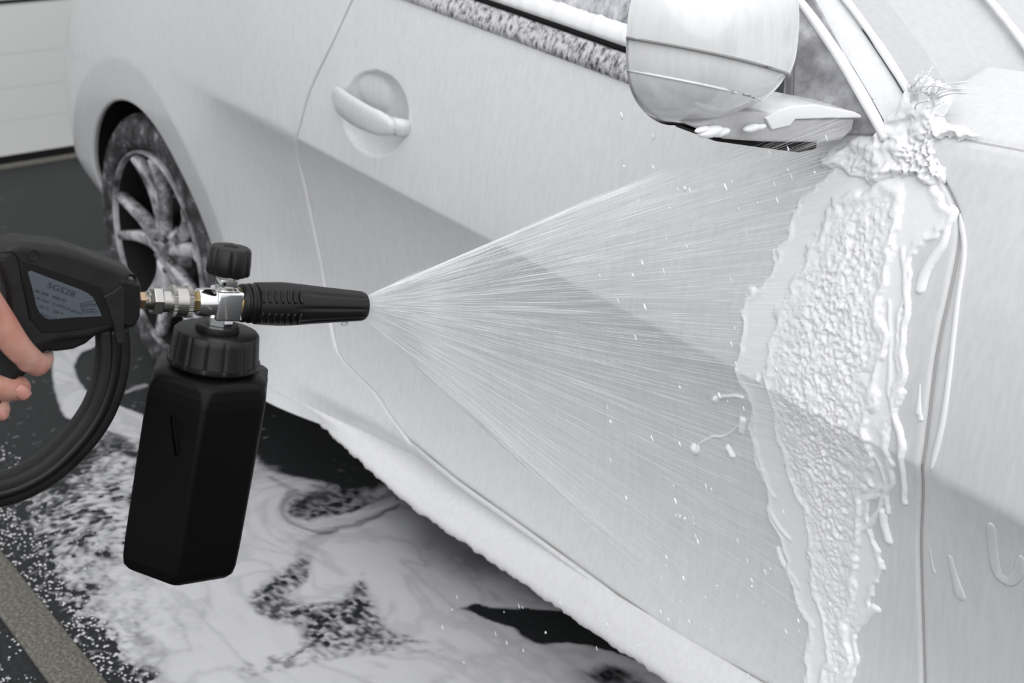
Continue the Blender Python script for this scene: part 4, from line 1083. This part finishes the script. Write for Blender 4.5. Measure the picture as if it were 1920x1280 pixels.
val = val*(1-ss(.34, .55, Y+.1*(fbm(X*6, Y*6, 301)-.5)))*(1-ss(1.50, 1.68, X+.12*(fbm(X*9, Y*9, 303)-.5)))*ss(-2.3, -1.9, X)
alpha = ss(.06, .92, val)**1.1*.97
speck = (vnoise(X*95, Y*95, 91) > .80)*vnoise(X*33, Y*33, 17)*.35*(sp_ > .1); alpha = alpha*(1-.16*(1-ss(0, .25, vein))*ss(.5, .9, alpha))*(1-.10*(1-q1))
alpha = np.maximum(alpha, speck*(1-ss(.0, .3, Y)))
PF = bpy.data.materials.new('puddle_foam'); PF.use_nodes = True; t = PF.node_tree; b = t.nodes['Principled BSDF']
b.inputs['Base Color'].default_value = (.56, .56, .58, 1); b.inputs['Roughness'].default_value = .45
at = t.nodes.new('ShaderNodeAttribute'); at.attribute_name = 'dens'; t.links.new(at.outputs['Fac'], b.inputs['Alpha'])
hgt = .0016+.0016*alpha
pd = grid('foam_puddle', np.stack([X, Y, hgt], -1), PF, mask=alpha > .012, attr={'dens': alpha})
tag(pd, 'swirling white soap puddle spread over the asphalt beside the car', 'foam', kind='stuff')
# foam bits on the outer strip side
L = []
for i in range(2600):
    u = rg.uniform(-.4, 1.3); y = rg.choice([rg.uniform(-.515, -.36), rg.uniform(-.515, -.45), rg.uniform(-.70, -.585)])
    r = rg.uniform(.0008, .0032)*(1 if y > -.52 else .8); k = rg.randint(5, 7); a0 = rg.random()*6
    V = [(u+r*rg.uniform(.5, 1.3)*math.cos(a0+2*PI*j/k), y+r*rg.uniform(.5, 1.3)*math.sin(a0+2*PI*j/k), .0012) for j in range(k)]+[(u, y, .0030)]
    L.append((V, [(j, (j+1) % k, k) for j in range(k)]))
tag(join_parts('foam_flecks', L, mat('fleck_white', (.62, .62, .64), .5), smooth=False), 'tiny white foam flecks on the dark asphalt beside the concrete strip', 'foam', kind='stuff')

# garage door across the end of the yard
DP = mat('garage_white', (.60, .61, .60), .5)
door = empty('door_1', (-2.43, .6, 0)); tag(door, 'white sectional garage door behind the car', kind='structure')
def dpanel(z0, z1):
    o = box('door_panel', (0, .0, (z0+z1)/2), (.018, 1.75, (z1-z0)/2-.0006), DP, door); return o
hs_ = [.035, .165, .285, .41, .583]
for a, b in zip(hs_[:-1], hs_[1:]): dpanel(a, b)
box('panel_shadow_gap', (.002, 0, .597), (.016, 1.74, .006), DARKIN, door)
for a in (.62, .80, .98, 1.16, 1.34, 1.52, 1.70, 1.88): dpanel(a, a+.178)
box('door_panel_gap', (.0125, 0, 1.05), (.004, 1.74, 1.03), mat('gap_grey', (.40, .41, .41), .7), door)
box('rubber_seal', (.004, 0, .0175), (.022, 1.76, .0175), DARKIN, door)
wallm = mat('wall_render', (.45, .46, .45), .8)
for y0, y1 in ((-6, -1.2), (2.4, 6)):  # garage walls, with unseen height added to block sky light from the rear
    tag(box('wall_back', (-2.50, (y0+y1)/2, 2.9), (.06, (y1-y0)/2, 2.9), wallm), kind='structure')
tag(box('wall_back', (-2.50, .6, 3.93), (.06, 1.8, 1.87), wallm), kind='structure')
tag(box('trim_1', (-2.40, .6, -.001), (.05, 1.8, .008), CONC), 'concrete threshold under the garage door', kind='structure')
